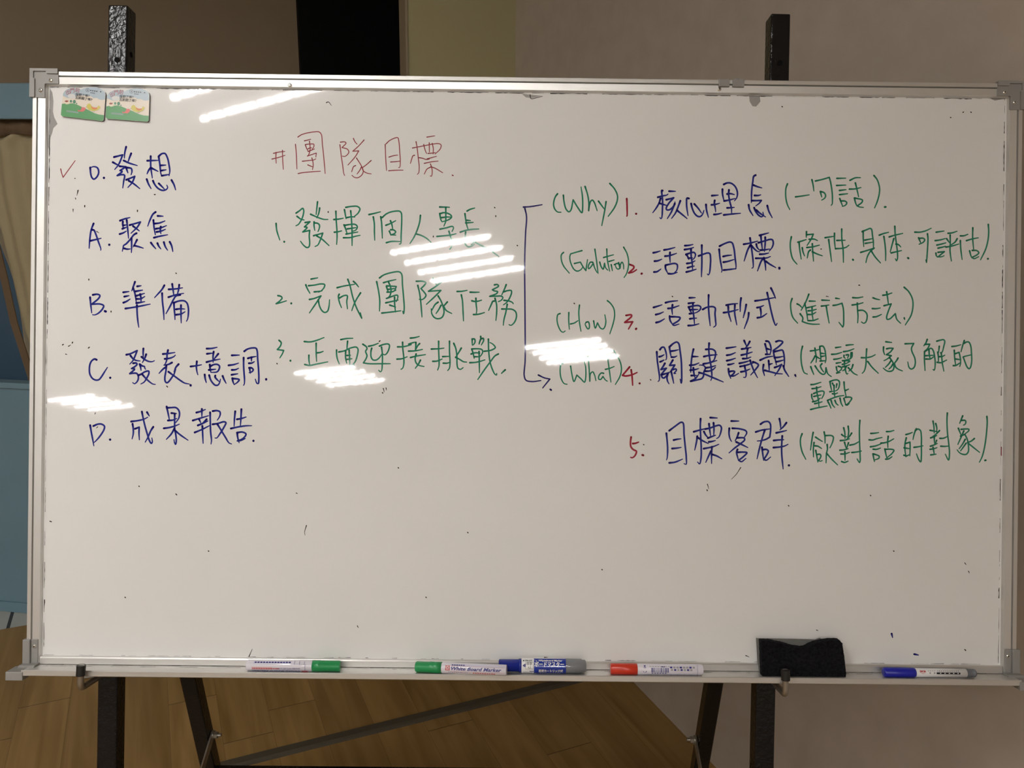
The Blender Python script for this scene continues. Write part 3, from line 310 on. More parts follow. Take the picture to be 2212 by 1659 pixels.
 ("conditions","g","4021 2167 4006 2071 4014 1944 4047 1830 4112 1751;4121 2086 4172 2102 4248 2128;4140 2079 4148 1996 4175 1831;4189 2003 4199 1946 4225 1879;4250 2249 4248 2163;4250 2201 4355 2212/4324 2138 4262 2039;4293 2132 4369 2136 4420 2114;4259 2007 4345 2018 4450 2046;4341 2065 4349 1948 4363 1801;4314 1970 4288 1947 4267 1848;4343 1944 4410 1913 4496 1883;4535 2160 4662 2181;4589 2132 4606 2014 4638 1798;4677 2229 4678 2124 4693 1987;4714 2120 4777 2123 4841 2124;4696 1995 4791 2001 4855 2017 4899 2050;4786 2294 4790 2144 4811 1985 4819 1788;4960 1833 4966 1826;5098 2259 5163 2287 5222 2309 5241 2296 5256 2204 5271 2101 5272 2009;5114 2270 5116 2159 5125 2032;5140 2130 5251 2153;5149 2081 5257 2099;5080 1943 5177 1973 5285 2010/5232 1966 5184 1884 5161 1789;5237 1971 5303 1874 5383 1786;5359 2208 5424 2233 5502 2254;5430 2190 5447 2082 5460 1947 5461 1822;5511 2183 5598 2211 5717 2239;5595 2346 5603 2219 5626 2057 5641 1933 5640 1851 5627 1819 5610 1851;5582 2159 5556 2061 5530 1956;5615 2076 5653 2068 5689 2033;5544 1940 5622 1959 5701 1978;5800 1868 5809 1861;5901 2261 5977 2261 6069 2284 6150 2323;6094 2238 6102 2171 6099 2035 6085 1802/6074 1840;5959 2175 5995 2094;5972 2167 6027 2170 6054 2149 6033 2110 5968 2077;6226 2264 6346 2283;6213 2135 6290 2147 6368 2169;6239 2068 6308 2084 6377 2104;6257 2021 6320 2036 6372 2051;6226 1946 6233 1906 6253 1883;6258 1958 6355 1970/6259 1889/6310 1890 6350 1907;6407 2249 6473 2258 6544 2282;6440 2224 6443 2098 6441 1983 6463 1828;6388 2166 6429 2109;6548 2168 6515 2116 6458 2075;6378 2039 6464 2055 6572 2088;6597 2212 6651 2215 6711 2238;6596 2140 6605 2008 6627 1853;6690 2141 6778 2168 6870 2186;6784 2337 6784 2182 6800 2010;6740 1986 6758 1918 6776 1878;6780 1993 6849 1991 6881 1959 6850 1925 6782 1889/6805 1867 6879 1899;7020 2391 7027 2282 7020 2168 6987 2024 6908 1851;7020 1869 7021 1869"),
 ("how","e","517 959 484 944 471 870 489 777 534 691 564 675 597 695;649 976 649 853 660 722;676 803 733 817 789 854;810 1091 801 988 812 834 837 694;913 829 946 839 963 796 961 743 944 729 913 769 900 809 926 839;1027 854 1054 744 1087 824/1134 745 1171 732 1201 772 1213 852 1197 949;1233 1163 1277 1127 1331 1047 1346 947 1327 827 1276 659"),
 ("event_form","b","1937 1069 1999 1088 2064 1110;1971 960 2028 975 2087 1002;1978 839 2029 853 2105 897;2118 1143 2183 1160 2302 1175;2157 1055 2216 1063 2324 1100;2224 1112 2217 1036 2225 966;2183 939 2189 879 2230 809;2212 931 2283 929 2342 919 2327 881 2230 815/2246 799 2327 821;2480 1221 2569 1226;2467 1137 2562 1151;2535 1143 2533 1062 2548 954 2563 819;2468 1083 2493 1029 2520 986;2470 1080 2551 1100 2627 1103 2655 1079 2639 1036 2596 1003 2558 989;2493 1040 2612 1046;2485 980 2553 986;2491 902 2543 910 2594 914;2468 799 2544 805 2630 828;2772 1267 2771 1119 2780 983 2801 800;2685 1047 2747 1080 2844 1090 2874 1071 2872 984 2882 876 2885 806 2853 779;3042 1116 3110 1131 3215 1143;3072 1095 3079 998 3118 868;3173 1118 3171 1004 3205 818;3003 1002 3084 1014 3224 1051;3266 1227 3256 1141 3255 1021;3345 1128 3333 1055 3302 927;3386 1004 3377 926 3320 763;3480 1186 3596 1204 3780 1241;3511 1084 3560 1095 3611 1118;3564 1068 3572 1004 3569 949;3518 930 3583 944 3661 996;3662 1313 3689 1200 3728 1027 3774 865 3799 817 3820 849;3719 1384 3752 1319 3791 1231"),
 ("method","g","4043 1228 4023 1159 4027 1057 4056 946 4131 855;4120 1148 4156 1130 4192 1095;4297 1297 4253 1182 4183 1052;4237 1157 4259 1060 4275 974 4286 890;4306 1193 4398 1192;4271 1091 4340 1107 4404 1126;4290 1045 4351 1051 4414 1070;4288 989 4352 992 4407 1024;4348 1107 4351 1010 4365 909;4302 895 4368 898 4444 925;4168 998 4209 937 4202 881/4282 854 4369 842 4463 843;4497 1210 4614 1207;4490 1119 4544 1125 4605 1137;4564 1120 4581 1018 4611 863;4708 1241 4765 1233;4669 1131 4722 1139 4804 1166/4825 1082 4832 955 4828 822 4818 804/4761 875;4966 1253 5041 1251 5121 1266;4959 1141 5042 1154 5125 1178;5036 1171 5043 1056 5050 970 5045 870;5055 1059 5129 1060 5182 1012 5188 943 5166 880 5137 865 5103 885;5276 1254 5322 1237 5377 1226;5267 1090 5324 1089 5387 1100;5280 962 5331 968 5406 1003;5425 1294 5488 1305 5563 1332;5482 1348 5494 1279 5510 1165;5444 1136 5553 1165/5514 1062 5486 964 5493 930 5533 936 5618 1017/5642 931 5700 872;5755 953 5761 930;5748 1420 5815 1358 5874 1249 5886 1141 5859 997 5772 847"),
 ("what","e","566 198 539 184 527 84 545 -29 589 -102 636 -115;685 163 708 33 739 -71 782 27/842 -26 900 -79 916 -18 914 149 893 232;949 306 967 129 980 -64/988 49 1022 80 1049 37 1073 -53;1189 58 1155 64 1116 17 1116 -30 1143 -36 1179 11/1217 -42 1247 -61;1244 313 1268 153 1301 -74;1215 119 1281 136 1348 164;1339 407 1386 334 1441 228 1459 121 1437 14 1368 -110"),
 ("key_issue","b","1993 394 2003 260 2025 117 2038 14 2033 -43 2018 -55;2041 429 2067 461 2098 467 2125 416 2143 324 2138 284 2129 273;2031 320 2063 329 2105 353;2046 243 2075 255 2106 273;2118 221 2093 175 2059 126/2142 147/2094 89 2063 49/2084 3 2107 -2 2163 56 2194 90;2077 49 2140 67 2191 87;2163 56 2152 4 2164 -53 2185 -90;2184 474 2194 405 2212 320;2198 483 2238 520 2295 547 2324 527 2348 407 2367 264 2374 121 2376 -51 2371 -80 2353 -17;2214 408 2262 415 2322 430;2218 317 2258 317 2300 335;2238 271 2213 228 2190 190/2270 197/2220 119/2288 137 2294 114 2255 68 2286 71;2214 102 2232 28 2256 -81;2551 441 2532 352 2519 237 2512 88;2538 329 2624 330;2497 197 2563 203 2637 233;2506 122 2569 129 2632 147;2552 157 2561 77 2582 -3;2522 40 2602 43;2514 -46 2582 -8 2639 67;2517 -46 2611 -25 2685 -2 2708 39 2713 96 2735 154 2718 188 2666 202 2643 200;2639 87 2713 68 2840 17 3010 -52;2788 535 2784 435 2796 321 2821 183 2834 69 2834 6 2820 -31;2738 440 2835 444 2881 413 2885 344 2860 275 2820 252;2710 331 2790 349 2911 362;2703 219 2792 237 2909 273;2747 160 2815 172 2892 196;2733 108 2804 114 2856 138 2890 173;3052 462 3123 473 3198 486;3059 355 3113 364 3190 397;3060 272 3114 284 3191 311;3080 212 3121 218 3172 233;3087 149 3093 83 3123 3;3099 106 3150 115 3182 110 3151 61 3117 41/3168 41 3243 82;3320 581 3358 496;3406 568 3375 510 3336 464;3284 452 3353 462 3427 478;3280 360 3348 376 3445 408;3303 306 3366 310 3426 331;3376 465 3365 396 3363 321;3252 234 3332 252 3418 279;3415 282 3442 202 3483 105 3530 20;3264 186 3356 207 3470 245;3330 201 3345 132 3357 75 3346 23 3318 23;3277 105 3340 118 3414 150;3458 259 3505 243 3542 214 3500 145 3426 58;3639 534 3657 468 3675 376;3653 577 3690 571 3719 520 3732 446 3715 371;3668 462 3732 443;3652 376 3721 377;3567 286 3664 330 3767 349;3696 279 3703 205 3707 130;3705 222 3754 237;3620 218 3612 147 3636 52;3638 132 3735 108 3828 86 3908 81;3805 570 3856 585 3908 568 3863 510 3766 435/3778 366 3802 280 3815 218;3784 418 3846 433 3904 442 3924 396 3937 282 3935 190;3785 326 3848 333 3916 348;3808 263 3865 275 3928 293;3789 177 3838 195 3895 224/3850 138 3793 54;3921 204 3942 139 4006 42;4103 66 4115 41"),
 ("understand","g","4210 504 4193 427 4189 326 4206 198 4243 102 4289 82;4331 434 4402 445 4468 459;4399 478 4410 404 4424 328 4419 262;4403 359 4383 318 4340 251;4423 349 4480 316;4473 487 4484 390 4496 278;4473 505 4519 510 4550 457 4563 381 4569 304 4557 258;4489 403 4548 396;4500 352 4556 363;4480 283 4562 289;4339 195 4360 139 4386 78;4405 208 4436 160 4482 105 4529 80 4559 95 4571 182/4600 91 4654 48;4509 243 4486 212 4502 166 4538 116;4715 489 4797 502;4655 387 4724 393 4810 419;4689 311 4745 319 4809 338;4728 253 4799 266;4729 197 4737 148 4758 108;4759 207 4803 190 4808 164 4763 123;4735 103 4788 113;4875 527 4931 535 4985 538;4836 430 4912 443 4993 475;4844 374 4842 348 4862 328;4877 379 4913 385 4908 359 4898 334;4951 416 4941 339;4966 416 4964 355 4939 324 4822 292;4822 292 4883 293 4934 288 4863 242;4820 236 4884 252;4823 198 4874 211 4930 232;4853 282 4849 206;4879 201 4854 155 4824 139;4864 206 4870 140 4891 89 4906 99;4981 233 4961 171 4921 135;4910 186 4946 151 4998 100 5049 76;5108 341 5177 342 5259 358 5320 389;5187 475 5182 362 5178 235 5154 138 5124 104;5206 284 5271 200 5369 107;5478 587 5568 578;5445 508 5444 447 5462 391;5492 481 5543 491 5591 489/5549 433 5488 391/5565 377/5509 330 5453 299;5534 351 5586 280 5607 209 5588 153 5532 137 5486 152 5444 187;5560 300 5525 249 5475 198;5587 245 5562 204 5529 173;5667 342 5647 307 5612 260/5633 204 5679 169 5736 147;5772 560 5905 567/5870 493 5881 437 5922 345 5931 264 5909 197 5868 177 5837 202 5816 283;6109 631 6088 575 6057 532;6074 554 6148 559/6118 495 6063 446;6070 446 6069 341 6081 157;6080 451 6137 485 6175 495 6204 457 6225 367 6235 271 6227 176 6217 161 6203 175;6137 476 6143 399 6158 328;6083 382 6215 391;6093 332 6163 335 6210 369;6255 606 6308 621 6356 629 6375 612 6362 526 6334 435 6310 430;6294 528 6284 439;6272 439 6282 363 6283 296;6324 430 6335 344 6343 273 6368 151;6292 370 6339 373 6380 395;6264 284 6321 279 6364 297 6409 321;6486 527 6548 535 6622 556;6523 470 6531 346 6547 246;6538 418 6597 440/6617 347 6621 271 6609 225;6546 337 6622 328;6511 236 6552 241 6613 280;6674 620 6649 539 6626 448;6672 577 6710 599 6744 597 6773 540 6786 421 6790 302 6772 211 6753 191 6724 215 6665 357/6658 367 6779 404;4345 -77 4391 -73 4496 -40;4363 -139 4425 -130 4499 -107;4431 -114 4438 -198 4460 -302 4471 -413;4359 -226 4360 -270 4385 -327;4388 -213 4450 -186 4525 -173 4545 -185 4542 -226 4511 -287;4391 -257 4443 -244 4500 -233;4373 -338 4435 -323 4489 -281;4405 -366 4460 -355 4518 -336;4345 -456 4445 -430 4596 -399;4635 -29 4644 -93 4661 -159;4631 -29 4688 -7 4746 -2 4776 -25 4777 -91 4756 -145 4719 -170;4672 -51 4694 -100;4739 -63 4731 -121;4698 -84 4699 -166 4710 -257;4635 -182 4682 -175;4674 -212 4707 -216 4753 -199;4599 -315 4692 -274 4774 -248 4849 -237;4609 -337 4635 -387 4654 -432;4655 -316 4676 -378 4710 -419;4713 -313 4734 -361 4763 -385;4789 -277 4809 -356 4834 -401;4848 -32 4856 -123 4882 -251;4873 -160 4920 -139;4849 -281 4875 -367;4870 -264 4940 -261 4969 -275 4941 -329 4892 -375;4879 -376 4900 -382 4933 -354"),
 ("target_group","b","2153 -842 2168 -976 2175 -1091 2168 -1223 2159 -1246;2197 -801 2283 -735 2379 -671 2405 -682 2422 -859 2441 -1031 2460 -1202 2458 -1311 2427 -1300;2265 -944 2314 -932 2376 -923;2243 -1073 2304 -1067 2381 -1054;2203 -1291 2289 -1279 2403 -1232;2671 -615 2668 -733 2676 -899 2686 -1064 2685 -1202 2664 -1302 2633 -1274;2570 -814 2674 -783 2757 -763;2623 -883 2615 -955 2587 -1093;2637 -905 2704 -948 2793 -991;2818 -596 2926 -601;2743 -771 2817 -754 2894 -725 2961 -711 2988 -741 2984 -801 2952 -890 2919 -913;2800 -690 2812 -787 2827 -875;2869 -676 2876 -764 2874 -869;2724 -810 2747 -854 2792 -908;2786 -908 2841 -886 2902 -863;2801 -966 2842 -960 2900 -943;2724 -1069 2821 -1049 2887 -1029 2953 -1000;2848 -1040 2844 -1162 2846 -1294;2833 -1107 2795 -1190 2757 -1278;2855 -1156 2922 -1177 3002 -1221;3139 -645 3255 -644;3110 -756 3106 -839 3123 -916 3146 -954;3157 -755 3254 -760 3359 -789 3376 -819 3333 -902;3252 -823 3228 -893 3201 -943;3228 -898 3338 -902 3344 -930 3284 -986 3191 -1058 3109 -1131;3217 -962 3295 -997 3395 -1045;3238 -1075 3225 -1119 3242 -1196 3254 -1240;3241 -1119 3313 -1115 3382 -1123 3341 -1173 3259 -1240/3298 -1261 3369 -1211;3584 -687 3636 -653 3702 -647 3733 -683 3739 -765 3727 -881/3672 -915 3595 -938 3537 -943;3513 -807 3604 -778 3731 -757;3648 -783 3616 -888 3579 -1027 3537 -1215;3610 -1040 3619 -1109 3637 -1236;3618 -1076 3674 -1070 3707 -1091 3685 -1152 3642 -1219/3675 -1235 3744 -1185;3871 -601 3884 -665 3894 -758;3978 -661 3935 -719 3880 -772;3825 -817 3891 -802 3982 -779;3788 -933 3865 -924 3942 -920;3786 -1041 3872 -1032 3949 -1017 4007 -989;3917 -863 3910 -995 3912 -1133 3936 -1365;4023 -1309 4024 -1309"),
 ("audience","g","4219 -826 4197 -893 4196 -984 4225 -1106 4280 -1215;4387 -804 4371 -901 4350 -1072;4424 -875 4478 -910 4529 -940;4402 -957 4393 -1054 4397 -1176;4418 -1008 4459 -1012 4518 -1047;4429 -1076 4445 -1155 4464 -1254;4450 -1140 4491 -1134 4509 -1154 4501 -1190 4471 -1231/4502 -1241 4530 -1230;4554 -795 4567 -868 4570 -965;4574 -850 4666 -849 4694 -867 4692 -918 4672 -979 4645 -1036;4602 -985 4607 -1051 4593 -1128 4589 -1265;4595 -1118 4670 -1203 4765 -1294;4851 -728 4869 -804 4873 -890;4919 -704 4928 -793 4911 -895;4821 -830 4855 -855 4896 -865;4974 -808 4936 -864 4891 -911;4802 -924 4871 -916 4942 -895;4866 -949 4893 -1038;4927 -956 4903 -1033;4796 -1070 4857 -1064 4923 -1045;4814 -1128 4873 -1125 4944 -1101;4873 -1092 4876 -1160 4877 -1222;4826 -1242 4870 -1255 4925 -1234;5097 -613 5091 -740 5096 -944 5105 -1122 5107 -1234 5099 -1255 5060 -1199;4948 -991 5019 -975 5090 -934;4980 -1103 5051 -1095 5125 -1079;5265 -810 5321 -806 5385 -795;5241 -907 5297 -909 5353 -890 5437 -869;5262 -1013 5334 -1000 5420 -968;5304 -1049 5355 -1051 5416 -1030;5302 -1120 5313 -1181 5326 -1237;5310 -1120 5397 -1155 5392 -1185 5331 -1211;5505 -779 5561 -776 5617 -760;5420 -956 5486 -947 5552 -924 5616 -887;5531 -850 5524 -929 5528 -1021;5482 -1044 5498 -1118 5514 -1179;5485 -1049 5569 -1046 5620 -1060 5595 -1107 5519 -1174;5497 -1199 5540 -1194 5593 -1160;5801 -821 5847 -808 5898 -787;5807 -870 5788 -962 5789 -1053 5805 -1160;5798 -957 5864 -935/5867 -1027 5864 -1144;5775 -1023 5860 -1035;5774 -1135 5815 -1145 5861 -1124;5958 -731 5929 -802 5909 -894;5943 -756 5984 -735 6020 -755 6036 -842 6038 -984 6040 -1137 6031 -1234 6000 -1199 5965 -1113;5926 -1014 5987 -1005 6061 -989;6211 -612 6225 -689 6232 -792;6253 -648 6270 -711 6268 -777;6168 -752 6223 -761 6273 -772;6312 -755 6257 -811 6178 -869;6178 -867 6230 -850 6271 -830;6233 -844 6236 -910 6242 -960;6269 -904 6253 -954;6176 -994 6231 -974 6281 -951;6171 -1041 6227 -1032 6276 -1015;6216 -1010 6227 -1065 6236 -1115;6183 -1126 6228 -1120 6264 -1114;6428 -486 6424 -593 6434 -787 6455 -952 6468 -1090 6455 -1201 6405 -1113;6319 -873 6374 -870 6435 -842;6334 -992 6398 -994 6456 -988;6663 -527 6642 -580 6618 -641;6642 -596 6703 -596 6712 -618 6704 -651 6676 -668;6599 -716 6639 -812;6641 -732 6705 -726 6760 -730 6755 -755 6700 -800;6683 -756 6640 -856 6594 -962;6634 -834 6700 -806/6740 -894 6758 -1004 6753 -1076 6720 -1112 6665 -1110 6615 -1083 6584 -1044;6706 -883 6663 -961 6614 -1028;6718 -944 6680 -999 6636 -1060;6845 -870 6795 -910 6740 -932/6829 -1003 6927 -1079;7032 -531 7038 -614 7024 -835 6996 -1029 6964 -1151 6926 -1229;7012 -1201 7021 -1198"),
 ("board_dashes","b","5618 -3854 5633 -3911;5967 -4161 6031 -4174"),
 ("board_dashes_red","r","7258 -997 7260 -1124"),
]

def spline(P):
    if len(P) < 3:
        n = max(2, int((P[-1]-P[0]).length/3)+1); return [P[0].lerp(P[-1], i/(n-1)) for i in range(n)]
    Q = [P[0]*2-P[1]]+P+[P[-1]*2-P[-2]]; out = []
    for i in range(1, len(Q)-2):
        a, b, c, d = Q[i-1:i+3]; n = max(2, int((c-b).length/1.2))
        n = min(n, 14)
        t0 = 0; t1 = t0+max(.01, (b-a).length)**.5; t2 = t1+max(.01, (c-b).length)**.5; t3 = t2+max(.01, (d-c).length)**.5
        for j in range(n):
            t = t1+(t2-t1)*j/n
            A1 = a*((t1-t)/(t1-t0))+b*((t-t0)/(t1-t0)); A2 = b*((t2-t)/(t2-t1))+c*((t-t1)/(t2-t1)); A3 = c*((t3-t)/(t3-t2))+d*((t-t2)/(t3-t2))
            B1 = A1*((t2-t)/(t2-t0))+A2*((t-t0)/(t2-t0)); B2 = A2*((t3-t)/(t3-t1))+A3*((t-t1)/(t3-t1))
            out.append(B1*((t2-t)/(t2-t1))+B2*((t-t1)/(t2-t1)))
    return out+[P[-1]]
def ribbon(mb, segs, W, z, kind):
    pts = []; corners = []
    for s in segs:
        sp = spline(s)
        if pts: corners.append(len(pts)-1); sp = sp[1:]
        pts += sp
    cum = [0]
    for i in range(1, len(pts)): cum.append(cum[-1]+(pts[i]-pts[i-1]).length)
    T = max(cum[-1], .001); w0, w1, w2 = W
    if T < 2.2: w0 = w1 = w2 = W[0]*1.12
    def wd(l):
        a = min(1, l/min(7, T*.5)); b = min(1, (T-l)/min(12, T*.45))
        return (w0*(1-a)+w1*a)*b+w2*(1-b) if T >= 2.2 else w0
    def ik(l):
        if T < 2.2: return .9
        return max(1-min(1, l/9), .25+.2*(1-min(1, (T-l)/8)))
    def disc(p, w, c):
        n = 12; o = len(mb.v)
        mb.add([((p.x+w/2*math.cos(2*math.pi*k/n))/1000, (p.y+w/2*math.sin(2*math.pi*k/n))/1000, z) for k in range(n)], [tuple(range(n))]); mb.c += [c]*n
    for i in [0, len(pts)-1]+corners: disc(pts[i], wd(cum[i]), ik(cum[i]))
    # strips between corners
    cuts = [0]+corners+[len(pts)-1]
    for a, b in zip(cuts, cuts[1:]):
        v = []; cc = []
        for i in range(a, b+1):
            d = pts[min(i+1, b)]-pts[max(i-1, a)]
            if d.length < 1e-6: d = Vector((1, 0))
            d.normalize(); nn = Vector((-d.y, d.x)); h = wd(cum[i])/2
            p, q = pts[i]+nn*h, pts[i]-nn*h
            v += [(q.x/1000, q.y/1000, z), (p.x/1000, p.y/1000, z)]; cc += [ik(cum[i])]*2
        mb.add(v, [(2*i, 2*i+2, 2*i+3, 2*i+1) for i in range(b-a)]); mb.c += cc
for nm, c, data in INK:
    mb = MB()
    for i, st in enumerate(data.split(';')):
        segs = []
        for sg in st.split('/'):
            q = list(map(int, sg.split())); P = [Vector((q[j]/10, q[j+1]/10)) for j in range(0, len(q), 2)]
            if segs: P = [segs[-1][-1]]+P
            segs.append(P)
        ribbon(mb, segs, INKW[c], .00012+2e-7*i, c)
    o = mb.build('ink_speck' if nm == 'specks' else 'handwriting', INKM[c], panel)
    if nm == 'specks': o['kind'] = 'stuff'
    o['label'] = INKLABEL[nm]
# broken black line of dirt where panel and frame meet, and grey smears
gm = MB()
def dirt(p0, p1, n, wmax, dens):
    p0, p1 = Vector(p0), Vector(p1); d = (p1-p0); L = d.length; d.normalize(); nn = Vector((-d.y, d.x)); t = 0
    while t < L:
        l = random.uniform(.004, .05)*dens; e = min(L, t+l); w_ = random.uniform(.2, 1)*wmax
        k = max(2, int((e-t)/.004)); v = []
        for i in range(k+1):
            p = p0+d*(t+(e-t)*i/k); h = w_*random.uniform(.25, 1)
            v += [(p.x, p.y, .00035), (p.x+nn.x*h, p.y+nn.y*h, .00035)]
        gm.add(v, [(2*i, 2*i+2, 2*i+3, 2*i+1) for i in range(k)]); t = e+random.uniform(.002, .03)/dens
dirt((.7255, .4305), (-.7255, .4305), 1, .0016, 1.3)
dirt((.7252, -.4285), (.7252, .43), 1, .0016, 1.0)
dirt((-.7258, .43), (-.7258, -.428), 1, .0016, 1.0)
dirt((-.725, -.4305), (.725, -.4305), 1, .0009, .7)
gm.build('edge_dirt', M_grime, panel)['kind'] = 'stuff'
sm = MB()
for poly in ([(-0.72593, 0.42842), (-0.72187, 0.42225), (-0.71995, 0.40895), (-0.72066, 0.39296), (-0.71834, 0.38410), (-0.71336, 0.37439), (-0.71950, 0.36810), (-0.72119, 0.36097), (-0.72377, 0.35383), (-0.72489, 0.33517), (-0.72716, 0.33958), (-0.72632, 0.38400)],
             [(-0.72854, 0.03608), (-0.73179, 0.01545), (-0.72875, -0.00194), (-0.72640, 0.01393)],
             [(0.33546, 0.43040), (0.35148, 0.43005), (0.35268, 0.42179), (0.34614, 0.41399), (0.34062, 0.41447), (0.33612, 0.42158)],
             [(0.70307, 0.43192), (0.72853, 0.43169), (0.72080, 0.42993), (0.70976, 0.42759), (0.70476, 0.42973)],
             [(-0.01070, 0.42909), (0.02049, 0.42615), (0.00495, 0.42261), (-0.00396, 0.42361)]):
    sm.flat(poly, .00028)
sm.build('grey_smear', M_smear, panel)['label'] = 'grey smears of old ink along the panel edges'
# frame rails: profile (across, height)
PR = [(0, -.020), (0, .006), (.0012, .008), (.0068, .008), (.0076, .0045), (.0084, .0045), (.009, .0072), (.0192, .0062), (.0206, .0008), (.0206, -.020)]
def rail(p0, p1, inward, m):
    p0, p1, q = Vector(p0), Vector(p1), Vector(inward); mb = MB(); n = len(PR); v = []
    for p in (p0, p1): v += [(p.x+q.x*a, p.y+q.y*a, b) for a, b in PR]
    f = [(i, (i+1) % n, n+(i+1) % n, n+i) for i in range(n)]
    for i in range(n): mb.add([v[j] for j in f[i]], [(0, 1, 2, 3)], 1 if i == 4 else 0)
    mb.add(v[:n], [tuple(range(n))]); mb.add(v[n:], [tuple(range(n))])
    return mb.build('frame_rail', [m, M_groove], wb, loc=UP)
rail((-.748, .452), (.7495, .452), (0, -1), M_alu)
rail((-.748, .452), (-.748, -.448), (1, 0), M_aluv)
rail((.7485, .452), (.7485, -.448), (-1, 0), M_aluv)
o = MB().prism([(-.4315, -.02), (-.4315, .0045), (-.4335, .006), (-.4422, .006), (-.4432, .003), (-.4432, -.02)], -.728, .728)
o = o.build('frame_rail', M_alu, wb, loc=UP)
for v in o.data.vertices: y, z, x = v.co; v.co = (x, y, z)
# tray
tr_ = MB().prism([(-.4430, -.02), (-.4430, .0335), (-.4418, .0345), (-.4410, .0362), (-.4420, .0372), (-.4490, .0372), (-.4500, .0362), (-.4452, .0330), (-.4452, -.02)], -.738, .738).build('marker_tray', M_alu, wb, loc=UP)
for v in tr_.data.vertices: y, z, x = v.co; v.co = (x, y, z)
tr_['label'] = 'narrow aluminium tray along the bottom of the board'
gd = MB(); gm = gd
dirt((-.724, -.4431), (.724, -.4431), 1, .0008, .9)
for i in range(len(gd.v)): x, y, z = gd.v[i]; gd.v[i] = (x, y, .0066)
k0 = len(gd.v)
dirt((-.72, .012), (.72, .012), 1, .0016, .8)
for i in range(k0, len(gd.v)): x, y, z = gd.v[i]; gd.v[i] = (x, -.4428, y)
gd.build('tray_dirt', M_grime, tr_)['kind'] = 'stuff'
for s in (-1, 1):
    c = MB().box(min(s*.735, s*.7605), max(s*.735, s*.7605), -.4565, -.4435, .012, .0385)
    c.prism([(s*.7515, -.440), (s*.7275, -.440), (s*.733, -.4505), (s*.7555, -.4505)], .0, .020)
    c.build('tray_end_cap', M_plas, wb, bevel=.0012, loc=UP)
def screw(x, y, z, par, loc=None):
    mb = MB().lathe([(0, .0030), (.0007, .0030), (.0016, .0018), (.0016, .0010)], 18, 0, 'z', (x, y, z))
    mb.lathe([(.0014, .0009), (.0018, .0009)], 10, 1, 'z', (x, y, z))
    return mb.build('screw', [M_chrome, M_dark], par, loc=loc)
for sx in (-1, 1):
    X = lambda a: sx*a
    b = MB()
    b.prism([(X(.7495), .4535), (X(.7085), .4535), (X(.7085), .4325), (X(.7288), .4325), (X(.7288), .4115), (X(.7495), .4115)], -.021, .0086)
    b.prism([(X(.7505), .4545), (X(.7085), .4545), (X(.7085), .4470), (X(.726), .4470), (X(.726), .4505), (X(.7452), .4505), (X(.7452), .440), (X(.7430), .440), (X(.7430), .4115), (X(.7505), .4115)], -.021, .0110)
    br = b.build('corner_bracket', M_plas, wb, bevel=.0012, loc=UP); br['label'] = 'grey plastic corner piece'
    screw(X(.7195), .4375, .0086, br); screw(X(.7345), .4225, .0086, br)
    b = MB().box(min(X(.7515), X(.7405)), max(X(.7515), X(.7405)), -.449, -.4045, -.021, .0115)
    b.box(min(X(.7405), X(.7300)), max(X(.7405), X(.7300)), -.4445, -.4045, -.021, .0080)
    br = b.build('corner_bracket', M_plas, wb, bevel=.001, loc=UP); br['label'] = 'grey plastic lower corner piece'
    screw(X(.7350), -.4150, .0080, br)
(a, b_), = ((-0.36061, 0.43517),)
screw(a, b_, .0068, wb, loc=UP)['label'] = 'screw on the top rail'
(a, b_), = ((0.28829, 0.43708),)
screw(a, b_, .0068, wb, loc=UP)['label'] = 'screw under the small clip'
(x0, y0), (x1, y1) = (0.28648, 0.44999), (0.30270, 0.44006)
MB().box(x0, x1, y1, y0+.001, .004, .0115).build('frame_clip', M_plas, wb, bevel=.0006, loc=UP)
(x0, y0), (x1, y1) = (0.30749, 0.44991), (0.32475, 0.43999)
c = MB().box(x0, x1, y1, y0+.001, .004, .0115)
c.tube([(x0-.002, y0-.001, .004), (x0+.004, y0+.004, .004), (x0+.011, y0+.005, .004), (x0+.0145, y0+.001, .004)], .0011, 8)
c.build('frame_clip', M_plas, wb, loc=UP)

# ---------------- easel ----------------
ez = empty('easel', Matrix.Translation(BOARD @ Vector((-.13, -1.285, -.30))))
ez.location.z = 0
tag(ez, 'black steel easel with square posts holding up the whiteboard', 'easel')
bpy.context.view_layer.update()
EI = ez.matrix_world.inverted() @ BOARD
def epart(mb, name, m, par=ez, bevel=0):
    if par is ez:
        mb.v = [tuple(EI @ Vector(p)) for p in mb.v]
    else:
        mb.v = [tuple(EI @ Vector(p)) for p in mb.v]
    return mb.build(name, m, par, bevel=bevel)
NP = -.0365
for i, (xt, xb) in enumerate(((-.6345, -.6425), (.3895, .3700))):
    a, b = Vector((xt, .566, NP)), Vector((xb, -1.283, NP))
    po = epart(MB().bar(a, b, .030, .030, (1, 0, 0)), 'front_post', M_hammer, bevel=.0022)
    po['label'] = ('left' if i == 0 else 'right')+' upright of the easel'
    hp = MB(); t = a.lerp(b, (.046 if i == 0 else .0415))
    hp.lathe([(0, .0042), (.0006, .0042)], 20, 0, 'z', (t.x, t.y, NP+.0150)); s = 1 if i == 0 else -1
    hp.lathe([(0, .0042), (.0006, .0042)], 20, 0, 'x', (t.x+s*.0148, t.y+.014, NP))
    epart(hp, 'bolt_hole', M_dark, po)
    ft = MB().bar(b+Vector((0, .012, 0)), b+Vector((0, -.002, 0)), .034, .034, (1, 0, 0)); epart(ft, 'foot', M_rubber, po)
LEGS = {}
